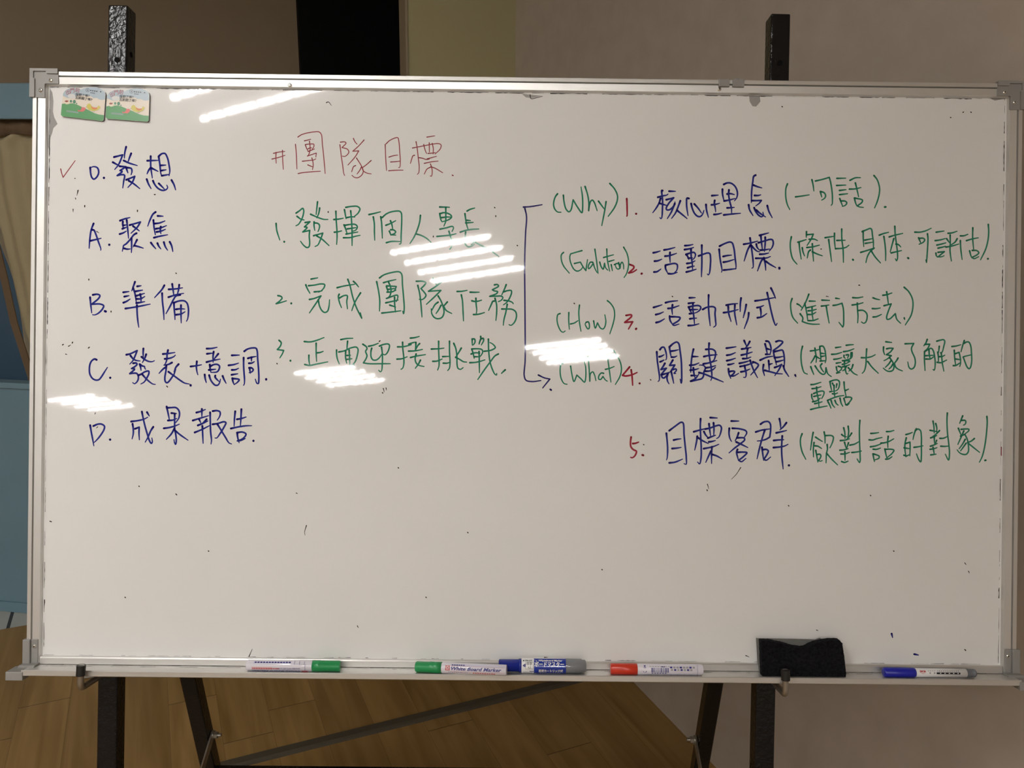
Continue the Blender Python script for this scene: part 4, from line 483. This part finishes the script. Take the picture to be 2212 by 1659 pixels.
for i, (ux, ) in enumerate(((-.636,), (.380,))):
    a, b = Vector((ux, .02, -.045)), Vector((ux, -1.128, -.625))
    le = epart(MB().bar(a, b, .030, .030, (1, 0, 0)), 'rear_leg', M_hammer, bevel=.0022)
    le['label'] = ('left' if i == 0 else 'right')+' rear leg of the easel'
    LEGS[i] = (a, b)
    s = 1 if i == 0 else -1
    t = (-.731-a.y)/(b.y-a.y); p = a.lerp(b, t); p.x += s*.0155
    br = MB()
    q = Vector((p.x+s*.0035, -1.02, -.056))
    br.bar(p+Vector((s*.0025, 0, 0)), q, .003, .018, (1, 0, 0))
    br.lathe([(0, .009), (.003, .009)], 18, 0, 'x', (min(p.x+s*.001, p.x+s*.004), p.y, p.z))
    bo = epart(br, 'brace', M_steel); bo['label'] = 'flat steel brace of the '+('left' if i == 0 else 'right')+' legs'
    bt = MB(); x = p.x+s*.004
    for l, r, n in ((.002, .0085, 18), (.009, .0068, 6), (.016, .0035, 12)):
        bt.lathe([(0, r), (s*l, r)], n, 0, 'x', (x, p.y, p.z), smooth=False)
    epart(bt, 'bolt', M_steel, bo)
(u0, v0) = (-0.14922, -0.81247)
epart(MB().bar((-.622, v0-.010, -.455), (.366, v0-.010, -.455), .022, .022, (0, 1, 0)), 'crossbar', M_hammer)
for (ua, va), (ub, vb), (uc, vc), s in (((-0.64624, -0.46664), (-0.64596, -0.46442), (-0.64397, -0.42922), -1), ((0.38675, -0.46549), (0.38577, -0.46360), (0.38433, -0.42561), 1)):
    hk = epart(MB().tube([(ua+(ua-ub)*.25, va+(va-vb)*.25, -.025), (ub, vb, .046), (uc, vc, .048)], .0045), 'hook', M_steel)
    hk['label'] = 'bent steel hook under the tray'
    d = Vector((ub-uc, vb-vc, 0)).normalized()
    epart(MB().tube([(uc, vc, .048), (uc+d.x*.004, vc+d.y*.004, .048), (uc+d.x*.0150, vc+d.y*.0150, .0479)], .0064), 'hook_cap', M_rubber, hk)['label'] = 'black rubber cap'

# ---------------- things on the board and in the tray ----------------
# picture magnets
MC = {'edge': (.006, .006, .006), 'cream': (.72, .64, .53), 'sky': (.38, .46, .52), 'cloud': (.60, .60, .58), 'hill': (.075, .29, .10), 'tree': (.06, .22, .13),
      'roof': (.30, .06, .045), 'house': (.75, .68, .50), 'bird': (.58, .50, .075), 'wing': (.60, .18, .055), 'pink': (.62, .14, .12), 'ink': (.025, .024, .024), 'title': (.33, .08, .10), 'bar': (.22, .32, .27)}
MCK = list(MC); MCM = [mat('magnet_'+k, c, .3, coat=.4) for k, c in MC.items()]
MAG = lambda pts: [(x-MX, y-MY) for x, y in pts]
(MX, MY), = ((-0.67318, 0.40595),)
def crop(x, y): return ((x*0.00003579)+-0.71542-MX, -(y*0.00003579)+0.43482-MY)
OUT = [crop(*p) for p in ((240, 1330), (300, 1392), (1985, 1572), (2035, 1545), (2055, 1480), (2118, 450), (2095, 350), (2000, 255), (1850, 180), (1680, 142), (1480, 142), (1300, 165), (1150, 215), (1085, 245), (1030, 222), (900, 190), (760, 180), (600, 205), (470, 260), (380, 340), (325, 440), (315, 540), (280, 880))]
def magnet():
    root = MB(); K = MCK.index
    root.prism(OUT, 0, .0033, K('edge'), K('cream'))
    root = root.build('picture_magnet', MCM)
    pr = MB(); z = [.00345]
    def lay(pts, k): pr.flat([crop(*p) for p in pts], z[0], K(k)); z[0] += .00002
    lay([(320, 535), (330, 440), (385, 342), (475, 265), (603, 210), (760, 186), (900, 196), (1030, 229), (1085, 252), (1150, 222), (1300, 172), (1480, 149), (1680, 149), (1850, 187), (1995, 260), (2088, 352), (2108, 450), (2098, 660), (1950, 680), (1850, 660), (1760, 610), (1600, 600), (1500, 530), (1300, 500), (900, 500), (860, 600), (700, 640), (520, 620), (400, 560)], 'sky')
    lay(ell(690, 535, 165, 95), 'cloud'); lay(ell(780, 570, 90, 60), 'cloud')
    lay([(284, 870), (390, 850), (500, 880), (600, 850), (750, 840), (900, 880), (1130, 990), (1400, 1110), (1650, 1240), (1850, 1300), (2064, 1322), (2052, 1480), (2030, 1540), (1985, 1566), (302, 1388), (245, 1328)], 'hill')
    for e_ in ((665, 755, 48, 58), (808, 770, 64, 76), (905, 845, 28, 26)): lay(ell(*e_), 'tree')
    lay([(480, 795), (580, 780), (595, 870), (480, 890), (400, 850)], 'house'); lay([(392, 762), (470, 712), (535, 740), (540, 700), (562, 770), (480, 800)], 'roof')
    lay([(1330, 940), (1370, 870), (1440, 840), (1500, 880), (1550, 960), (1650, 1010), (1780, 1000), (1840, 900), (1860, 970), (1910, 950), (1890, 1030), (1800, 1110), (1680, 1145), (1560, 1150), (1430, 1110), (1350, 1030)], 'bird')
    lay([(1520, 930), (1600, 1000), (1720, 1012), (1800, 1000), (1760, 1070), (1640, 1095), (1550, 1050)], 'wing')
    lay([(1295, 985), (1335, 975), (1335, 1005)], 'ink')
    lay([(1110, 1010), (1220, 1000), (1290, 1030), (1260, 1130), (1180, 1190), (1080, 1185), (970, 1180), (945, 1110), (1050, 1140), (1110, 1080)], 'pink')
    for a in (1590, 1640): lay([(a, 1145), (a+8, 1145), (a+30, 1215), (a+20, 1215)], 'ink')
    lay([(480, 1130), (980, 1195), (1000, 1270), (480, 1205)], 'bar')
    def put(s, x, y, h, rot, k, bold=0):
        v, f = text_geo(s, h*0.00003579*1.08, bold=bold); cx, cy = crop(x, y); c, s_ = math.cos(rot), math.sin(rot)
        pr.add([(cx+a*c-b*s_, cy+a*s_+b*c, z[0]) for a, b in v], f, K(k)); z[0] += .00002
    put('出', 545, 385, 200, R(24), 'title', .00005); put('門', 725, 310, 190, R(4), 'title', .00005); put('前', 935, 300, 190, R(-12), 'title', .00005)
    put('燈關了嗎？', 1185, 505, 122, R(-6.5), 'ink', .00006); put('瓦斯關了嗎？', 1235, 650, 122, R(-6.5), 'ink', .00006)
    pr.add([(*crop(1365+r*math.cos(a), 280+r*math.sin(a)), z[0]) for r in (78, 66) for a in [2*math.pi*k/24 for k in range(24)]], [(k, 24+k, 24+(k+1) % 24, (k+1) % 24) for k in range(24)], K('ink'))
    for k in range(6): lay([(1480+84*k, 265+10*k), (1530+84*k, 271+10*k), (1526+84*k, 318+10*k), (1476+84*k, 312+10*k)], 'ink' if k != 4 else 'sky')
    for k in range(3): lay([(1490+64*k, 370+7*k), (1535+64*k, 375+7*k), (1532+64*k, 405+7*k), (1487+64*k, 400+7*k)], 'ink')
    lay([(1355, 250), (1380, 250), (1380, 315), (1355, 315)], 'ink')
    pr.build('printed_picture', MCM, root)
    return root
mg = magnet(); mg.matrix_world = BOARD @ Matrix.Translation((MX, MY, .0003))
tag(mg, 'cloud-topped picture magnet with green hill and birds, nearest the top left board corner', 'magnet', 'picture magnets on the whiteboard')
m2 = copy_tree(mg)
piv = Vector((*crop(1100, 1450), 0)); (qx, qy), = [(-0.60816, 0.38130)]
m2.matrix_world = BOARD @ Matrix.Translation((qx, qy, .0003)) @ Matrix.Rotation(R(2.5), 4, 'Z') @ Matrix.Translation(-piv)
tag(m2, 'cloud-topped picture magnet with green hill and birds, the right of the two', 'magnet', 'picture magnets on the whiteboard')

# marker pens.  local x = along the pen, y up, z to the room
MP = {'white': (.74, .71, .78), 'navy': (.03, .03, .20), 'red': (.50, .09, .10), 'black': (.008, .008, .01), 'blue': (.012, .035, .30), 'pale': (.62, .60, .72), 'pink': (.75, .50, .52), 'pure': (.85, .85, .85), 'grey': (.16, .17, .19), 'lgrey': (.34, .34, .36), 'green': (.09, .35, .15)}
MPK = list(MP); MPM = [mat('pen_'+k, c, .22 if k in ('white', 'blue') else .4, coat=.3) for k, c in MP.items()]
K = MPK.index
M_capg = mat('green_cap', (.018, .27, .085), .3); M_capr = mat('red_cap', (.56, .035, .014), .3); M_capb = mat('blue_cap', (.010, .014, .33), .3); M_capn = mat('dark_blue_cap', (.008, .02, .24), .25)
class Pen:
    def __init__(s, name, label, xa, xb, n0, n1, r, lift0=0, lift1=0, y=-.443):
        a, b = Vector((xa, y+r+lift0, n0)), Vector((xb, y+r+lift1, n1)); s.L = (b-a).length; s.r = r
        X = (b-a).normalized(); Y = Vector((0, 0, 1)).cross(X).normalized(); Z = X.cross(Y)
        M = Matrix(((X.x, Y.x, Z.x, a.x), (X.y, Y.y, Z.y, a.y), (X.z, Y.z, Z.z, a.z), (0, 0, 0, 1)))
        s.root = tag(empty(name, BOARD @ M), label, 'marker pen', 'marker pens in the whiteboard tray'); s.mb = MB(); s.lay = .00012
    def w(s, x, y, r=None):                     # y = distance round the barrel, upwards from the front
        r = (r or s.r); a = y/r; q = r+s.lay; return (x, q*math.sin(a), q*math.cos(a))
    def patch(s, x0, x1, y0, y1, k, skew=0):
        n = max(2, int(abs(y1-y0)/.0012)+1); v = []
        for i in range(n+1):
            y = y0+(y1-y0)*i/n; v += [s.w(x0+skew*(y-y0), y), s.w(x1+skew*(y-y0), y)]
        s.mb.add(v, [(2*i, 2*i+1, 2*i+3, 2*i+2) for i in range(n)], K(k)); s.lay += .00002
    def text(s, t, x, y, h, k, bold=0, shear=0, flip=False, width=None):
        v, f = text_geo(t, h*1.35, bold=bold, shear=shear); sx = 1
        if width: sx = width/max(1e-6, max(p[0] for p in v)-min(p[0] for p in v))
        c0 = (max(p[0] for p in v)+min(p[0] for p in v))/2; g = -1 if flip else 1; s.lay += .0001
        s.mb.add([s.w(x+g*(a-c0)*sx, y+g*b) for a, b in v], f, K(k)); s.lay -= .00008
    def poly(s, pts, k):
        s.lay += .00006; s.mb.add([s.w(x, y) for x, y in pts], [tuple(range(len(pts)))], K(k)); s.lay -= .00004
    def done(s, name='barrel'): return s.mb.build(name, MPM, s.root)
    def part(s, prof, name, m, n=28): return MB().lathe(prof, n).build(name, m, s.root)
PR_ = {'a': [-0.41006, -0.31289, -0.27113], 'b': [-0.15894, -0.11915, -0.02341], 'c': [-0.03542, -0.00144, 0.06435, 0.08794, 0.09479], 'd': [0.1313, 0.17111, 0.26862], 'e': [0.53884, 0.58637, 0.66425, 0.67734]}
# pen with the green cap lying label-down
p = Pen('marker_pen', 'green-capped white marker pen lying with its lettering upside down, leftmost in the tray', PR_['a'][0], PR_['a'][2], .0235, .0235, .0080)
c = PR_['a'][1]-PR_['a'][0]; L = p.L
p.mb.lathe([(0, .0066), (.0015, .0078), (c, .0080), (c+.001, .0076)], 32, K('white'))
p.patch(.008, c*.86, -.0042, .0036, 'white'); p.patch(.009, c*.40, -.0038, .0004, 'pink'); p.patch(.0085, c*.86, -.00445, -.0042, 'navy'); p.patch(.010, c*.62, .0047, .0088, 'pale')
p.text('White Board Marker', c*.45, -.0074, .0042, 'navy', .00012, .3, True, c*.74)
p.text('ERASABLE WITH DRY CLOTH', c*.65, -.0018, .0022, 'navy', .00003, .25, True, c*.36)
for k in range(16): p.patch(.0105+k*.0025, .0122+k*.0025, -.0028, -.0008, 'red')
for k in range(13): p.patch(.013+k*.0042, .016+k*.0042, .0058, .0078, 'navy')
for k in range(3): p.patch(c*(.74+.075*k), c*(.745+.075*k), .0040, .0088, 'navy')
p.patch(c*.68, c*.92, .0044, .0046, 'navy'); p.patch(c*.905, c*.91, -.0042, .0036, 'navy'); p.patch(c*.855, c*.945, -.0088, -.0052, 'red')
p.done(); o = p.part([(c+.0005, .0070), (c+.0005, .0081), (c+.012, .0082), (c+.0125, .0079), (L-.002, .0079), (L, .0070)], 'cap', M_capg); o['label'] = 'green cap'
# second green pen
p = Pen('marker_pen', 'green-capped white marker pen with upright White Board Marker lettering, left of the blue cartridge pen', PR_['b'][0], PR_['b'][2], .0225, .0415, .0081, 0, .0022)
c = PR_['b'][1]-PR_['b'][0]; L = p.L
o = p.part([(0, .0068), (.002, .0079), (.021, .0079), (.0215, .0082), (.028, .0082), (.0285, .0079), (.0295, .0082), (c, .0082), (c, .0070)], 'cap', M_capg); o['label'] = 'green cap'
p.mb.lathe([(c, .0074), (c+.0015, .0081), (L-.001, .0080), (L, .0072)], 32, K('white'))
W_ = L-c
p.patch(c+.015, L-.002, .0060, .0092, 'pale'); p.patch(c+.0065, c+.0135, -.0008, .0062, 'red'); 
for k in range(5): a = R(90+72*k); p.poly([(c+.010+.0019*math.cos(a)+.0011*math.cos(t), .0027+.0019*math.sin(a)+.0011*math.sin(t)) for t in [2*math.pi*j/10 for j in range(10)]], 'pink')
p.text('White Board Marker', c+.0135+(W_-.020)/2+.001, .0020, .0048, 'navy', .00018, .3, False, W_-.022)
p.patch(c+.0145, L-.002, .0056, .0058, 'red'); p.patch(c+.0145, L-.002, -.0016, -.0014, 'red')
p.text('ERASABLE WITH DRY CLOTH', c+.026, -.0034, .0017, 'navy', 0, .2, False, .030)
for k in range(10): p.patch(c+.048+k*.0034, c+.0505+k*.0034, -.0042, -.0027, 'red')
for k in range(6): p.patch(c+.016+k*.0034, c+.0185+k*.0034, .0064, .0078, 'navy')
for k in range(7): p.patch(c+.009+k*.0115, c+.0092+k*.0115, -.0060, -.0014, 'red')
p.done()
# blue cartridge pen
p = Pen('marker_pen', 'thick blue and white cartridge marker with katakana lettering in the middle of the tray', PR_['c'][0], PR_['c'][4], .0215, .0215, .0110)
q = [x-PR_['c'][0] for x in PR_['c']]; L = p.L
p.part([(0, .0070), (.001, .0088), (q[1]-.004, .0090), (q[1]-.004, .0098), (q[1], .0100), (q[1], .008)], 'cap', M_capn)['label'] = 'dark blue cap'
p.mb.lathe([(q[1], .0100), (q[1]+.001, .0109), (q[2]-.001, .0110), (q[2], .0104)], 36, K('pure'))
b0, b1 = q[1], q[2]; W_ = b1-b0
p.patch(b0+W_*.28, b1, -.0135, .0160, 'blue'); p.poly([(b0+W_*.28, .0125), (b0+W_*.28, .0060), (b0+W_*.30, .0080), (b0+W_*.36, .0105)], 'pure'); p.patch(b0+W_*.18, b0+W_*.28, -.0060, -.0048, 'navy')
p.poly([(b0+W_*.28, -.0050), (b0+W_*.28, -.0120), (b0+W_*.335, -.0105), (b0+W_*.30, -.0060)], 'pure')
p.text('PILOT', b0+W_*.165, .0108, .0024, 'black', .00012, 0, False, W_*.16); p.poly([(b0+W_*.03, .0098), (b0+W_*.065, .0098), (b0+W_*.06, .0120), (b0+W_*.035, .0114)], 'black')
p.patch(b0+W_*.09, b0+W_*.265, -.0018, .0088, 'black'); p.patch(b0+W_*.095, b0+W_*.26, -.0015, .0085, 'pure')
p.text('中字', b0+W_*.178, .0055, .0042, 'black', .00008, 0, False, W_*.12); p.text('丸芯', b0+W_*.178, .0005, .0026, 'black', .00003, 0, False, W_*.08)
p.poly([(b0+W_*.02, .0035), (b0+W_*.06, .0055), (b0+W_*.09, .0060), (b0+W_*.09, .0015), (b0+W_*.06, .0015)], 'navy')
for k in range(7): p.patch(b0+W_*(.04+.03*k), b0+W_*(.06+.03*k), -.0085, -.0068, 'lgrey')
p.text('Whyteboard Marker', b0+W_*.655, .0108, .0028, 'pure', .00012, .25, False, W_*.54)
p.text('ボードマスター', b0+W_*.625, .0050, .0054, 'pure', .0002, 0, False, W_*.66)
p.text('直液カートリッジ式', b0+W_*.66, -.0045, .0036, 'lgrey', .0003, 0, False, W_*.55); p.text('直液カートリッジ式', b0+W_*.66, -.0045, .0036, 'pure', .00003, 0, False, W_*.55)
for k in range(11): p.patch(b0+W_*(.41+.044*k), b0+W_*(.435+.044*k), -.0086, -.0074, 'lgrey')
p.done()
e2 = MB().lathe([(q[2], .0104), (q[2]+.0015, .0106), (q[3], .0103), (q[3]+.001, .0092), (q[4]-.001, .0088), (q[4], .0070)], 30)
e2.build('end_plug', mat('smoky_clear_plastic', (.20, .21, .23), .15, coat=.4), p.root)['label'] = 'smoky grey end of the pen'
# red pen
p = Pen('marker_pen', 'red-capped white marker pen with a barcode on its label', PR_['d'][0], PR_['d'][2], .0235, .0235, .0080)
c = PR_['d'][1]-PR_['d'][0]; L = p.L; W_ = L-c
p.part([(0, .0066), (.0015, .0079), (.020, .0079), (.0205, .0081), (c-.001, .0082), (c, .0072)], 'cap', M_capr)['label'] = 'red cap'
p.mb.lathe([(c, .0074), (c+.001, .0080), (L-.003, .0080), (L, .0070)], 32, K('white'))
X = lambda t: c+W_*t
p.poly([(X(.088), .0050), (X(.128), .0050), (X(.128), -.0005), (X(.142), -.0005), (X(.108), -.0034), (X(.075), -.0005), (X(.088), -.0005)][::-1], 'navy'); p.poly(ell(X(.108), .0072, .0014, .0012), 'navy')
x = .205
while x < .455: wv = random.choice((.004, .004, .008, .013)); p.patch(X(x), X(x+wv), -.0018, .0044, 'navy'); x += wv+random.choice((.005, .008))
for k in range(6): p.patch(X(.21+.04*k), X(.235+.04*k), -.0036, -.0024, 'navy')
p.patch(X(.355), X(.415), .0054, .0068, 'navy')
for k in range(8): p.patch(X(.49+.049*k), X(.525+.049*k), .0040, .0064, 'lgrey' if k % 3 else 'navy')
for k in range(7): p.patch(X(.50+.049*k), X(.533+.049*k), .0008, .0031, 'navy' if k % 2 else 'lgrey')
for k in range(8): p.patch(X(.18+.04*k), X(.205+.04*k), .0058, .0066, 'lgrey')
p.patch(X(.12), X(.905), -.0046, -.0044, 'navy')
for k in range(9): p.patch(X(.105+.1*k), X(.108+.1*k), -.0100, -.0045, 'navy')
p.patch(X(.905), X(.909), -.0100, .0090, 'navy')
p.done()
# blue pen at the right
p = Pen('marker_pen', 'slim blue-capped white marker pen with red logo and black bar, rightmost in the tray', PR_['e'][0], PR_['e'][3], .0235, .0235, .0070)
q = [x-PR_['e'][0] for x in PR_['e']]; L = p.L; c = q[1]; W_ = q[2]-c
p.part([(0, .0040), (.0005, .0060), (.002, .0070), (c-.004, .0071), (c-.001, .0069), (c, .0062)], 'cap', M_capb)['label'] = 'blue cap'
p.mb.lathe([(c-.001, .0060), (c, .0064), (q[2], .0061), (q[2], .0055)], 30, K('pure')); p.r = .0064
X = lambda t: c+W_*t
p.text('SKB', X(.115), .0036, .0026, 'red', .00022, .1, False, W_*.12); p.poly([(X(.05), .0016), (X(.115), .0004), (X(.175), .0010), (X(.115), .0011)], 'red')
p.patch(X(.375), X(.83), .0000, .0027, 'black')
for k in range(5): p.patch(X(.44+.083*k), X(.465+.083*k), .0008, .0019, 'pure')
for k in range(11): p.patch(X(.385+.04*k), X(.41+.04*k), .0038, .0052, 'lgrey')
for k in (0, 1): p.poly(ell(X(.25+.085*k), .0016, .0012, .0012, 12), 'lgrey')
for k in range(4): p.patch(X(.215+.04*k), X(.235+.04*k), .0040, .0050, 'lgrey')
p.done()
e2 = MB().lathe([(q[2]-.002, .0063), (q[2]+.004, .0062), (q[3]-.003, .0058), (q[3]-.003, .0060), (q[3]-.0018, .0058), (q[3], .0038)], 28)
e2.build('end_plug', mat('grey_pen_end', (.12, .125, .14), .4), p.root)['label'] = 'grey end plug'

# eraser
er = tag(empty('board_eraser', BOARD @ Matrix.Translation((0.42140, -.443, .010))), 'black felt board eraser with a hollowed top edge standing in the tray', 'eraser')
sh = lambda pts: [(x-0.42140, y+.443) for x, y in pts]
o = MB().prism(sh([(0.35390, -0.39228), (0.35661, -0.39274), (0.41033, -0.39318), (0.44315, -0.39382), (0.45050, -0.39113), (0.45381, -0.39355), (0.47800, -0.39208), (0.48442, -0.41536), (0.48682, -0.44566), (0.48479, -0.44716), (0.35847, -0.44794), (0.35617, -0.42650)]), -.006, .0045).build('backing', M_foam, er, bevel=.0008); o['label'] = 'grey foam backing'
lo = min(v.co.y for v in o.data.vertices)
for v in o.data.vertices: v.co.y -= lo if v.co.y < .01 else 0
fp = sh([(0.35493, -0.39053), (0.36994, -0.39054), (0.38132, -0.39302), (0.39271, -0.39549), (0.40167, -0.39848), (0.41386, -0.40030), (0.42116, -0.40023), (0.42922, -0.39561), (0.43811, -0.39219), (0.45025, -0.38940), (0.46241, -0.38806), (0.47215, -0.38836), (0.47642, -0.39278), (0.47892, -0.41261), (0.48228, -0.43608), (0.48212, -0.44338), (0.35757, -0.44431), (0.35625, -0.41385)])
fp2 = []
for i, (x, y) in enumerate(fp):
    x2, y2 = fp[(i+1) % len(fp)]; n = max(1, int(math.hypot(x2-x, y2-y)/.0016))
    for j in range(n): t = j/n; fp2.append((x+(x2-x)*t+random.uniform(-1, 1)*.0003, max(.0004, y+(y2-y)*t+random.uniform(-1, 1)*.0003)))
fo = MB().prism(fp2, .0048, .0165).build('felt_pad', M_felt, er); fo['label'] = 'black felt pad'

# ---------------- behind the board ----------------
# cable cover on the floor
M_cc = mat('dark_cable_cover', (.075, .062, .042), .6)
cc = MB(); n = 30; prof = [(-.020, 0), (-.0185, .0055), (-.011, .009), (.013, .009), (.0195, .003), (.020, 0)]; v = []
for i in range(n+1):
    t = i/n; e = -.35+1.60*t; dd = 2.055+.004*math.sin(t*5)-(.03*max(0, .25-t)/.25)
    v += [(e, dd+a, b) for a, b in prof]
cc.add(v, [(i*6+k, (i+1)*6+k, (i+1)*6+k+1, i*6+k+1) for i in range(n) for k in range(5)], 0)
o = cc.build('cable_cover', M_cc); o.matrix_world = ROOM
tag(o, 'long dark flat cable cover strip lying across the wood floor', 'cable cover')
# white tub
tb = MB().lathe([(0, .040), (.004, .050), (.012, .055), (.11, .062), (.113, .064), (.116, .062), (.113, .060), (.02, .050), (.018, .01)], 40, 0, 'z').build('round_tub', mat('white_plastic', (.62, .61, .56), .4))
tb.matrix_world = Matrix.Translation(room(-.285, 2.690, 0)); tag(tb, 'white round plastic tub on the wood floor behind the left easel post', 'tub')
# blue booth with curtains
BA = R(-8); BP = Vector((-1.8, 2.735, 0))
bo = empty('puppet_booth', Matrix.Translation(BP) @ Matrix.Rotation(BA, 4, 'Z'))
tag(bo, 'blue painted booth with cream curtains behind the left edge of the whiteboard', 'booth')
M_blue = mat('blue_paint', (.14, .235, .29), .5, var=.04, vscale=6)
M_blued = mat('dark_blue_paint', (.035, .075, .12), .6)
M_cur = mat('cream_cloth', (.33, .275, .165), .95, var=.08, vscale=5, bump=.4, bscale=500)
M_cur2 = mat('pale_cloth', (.40, .36, .27), .95, bump=.3, bscale=500)
M_val = mat('brown_cloth', (.12, .078, .042), .95, bump=.4, bscale=400)
(s0, z0), (s1, z1) = (0.2088, 1.8119), (0.1927, 1.7066)
S0, S1 = -1.0, .52
MB().box(S0, S1, -.02, .02, z1, z0).build('top_board', M_blue, bo, bevel=.003)
(sa, za), (sb, zb) = (0.0616, 0.8508), (-0.0673, 0.0093)
lp = MB().box(S0, S1, -.02, .02, .02, za).build('front_panel', M_blue, bo, bevel=.003)
MB().box(S0, S1, -.032, .012, za-.008, za+.012).build('ledge', M_blue, bo, bevel=.002)
MB().box(S0, S1, -.028, .012, 0, zb+.03).build('plinth', M_blue, bo, bevel=.002)
for s in (S0, S1-.04): MB().box(s, s+.04, -.019, .021, za, z1).build('side_post', M_blue, bo)
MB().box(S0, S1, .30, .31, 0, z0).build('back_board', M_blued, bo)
def sheet(edge_pts, sr, zt, zb, y0, amp, fr, m, name):
    # cloth hanging from zt; its left edge follows edge_pts (s at height z)
    def left(z):
        for (sa, za_), (sb, zb_) in zip(edge_pts, edge_pts[1:]):
            if zb_ <= z <= za_: t = (za_-z)/(za_-zb_); return sa+(sb-sa)*t
        return edge_pts[-1][0]
    nz, nx = 24, 60; v = []
    for i in range(nz+1):
        z = zt+(zb-zt)*i/nz; l = left(z)
        for j in range(nx+1):
            t = j/nx; s = l+(sr-l)*t
            v.append((s, y0+amp*math.sin(fr*(t*(sr-edge_pts[0][0]))+.6*math.sin(z*2))*(.6+.4*math.sin(t*9)), z))
    mb = MB().add(v, [(i*(nx+1)+j, i*(nx+1)+j+1, (i+1)*(nx+1)+j+1, (i+1)*(nx+1)+j) for i in range(nz) for j in range(nx)], 0, True)
    o = mb.build(name, m, bo); md = o.modifiers.new('cloth', 'SOLIDIFY'); md.thickness = .003; return o
E1 = [(0.0903, 1.6688), (0.0919, 1.4767), (0.1251, 1.2106), (0.1391, 1.0573), (0.1776, 0.8658), (0.1763, 0.8448)]
sheet(E1, S1-.02, z1+.01, za-.03, .045, .012, 62, M_cur, 'curtain')['label'] = 'cream curtain drawn aside'
E2 = [(0.0903, 1.6688), (0.0397, 1.3586), (0.0796, 1.2094), (0.0920, 1.0712), (0.0900, 0.8553), (0.0883, 0.8326)]
sheet(E2, S1-.02, z1+.01, za-.03, .10, .008, 45, M_cur2, 'curtain')['label'] = 'paler curtain behind'
tie = MB(); v = []
for (s, z) in E1: v += [(s-.002, .024, z), (s-.030, .026, z)]
tie.add(v, [(2*i, 2*i+1, 2*i+3, 2*i+2) for i in range(len(E1)-1)])
o = tie.build('curtain_border', M_val, bo); md = o.modifiers.new('cloth', 'SOLIDIFY'); md.thickness = .004; o['label'] = 'brown border of the curtain'
(_, zv), = ((0.1857, 1.6608),)
v = []; nx = 120
for j in range(nx+1):
    s = S0+.01+(S1-S0-.02)*j/nx; a = .008*math.sin(s*70)+.004*math.sin(s*141)
    v += [(s, .024+a*.5, z1+.012), (s, .024+a, zv+.004*math.sin(s*35))]
o = MB().add(v, [(2*i, 2*i+1, 2*i+3, 2*i+2) for i in range(nx)], 0, True).build('valance', M_val, bo); md = o.modifiers.new('cloth', 'SOLIDIFY'); md.thickness = .003
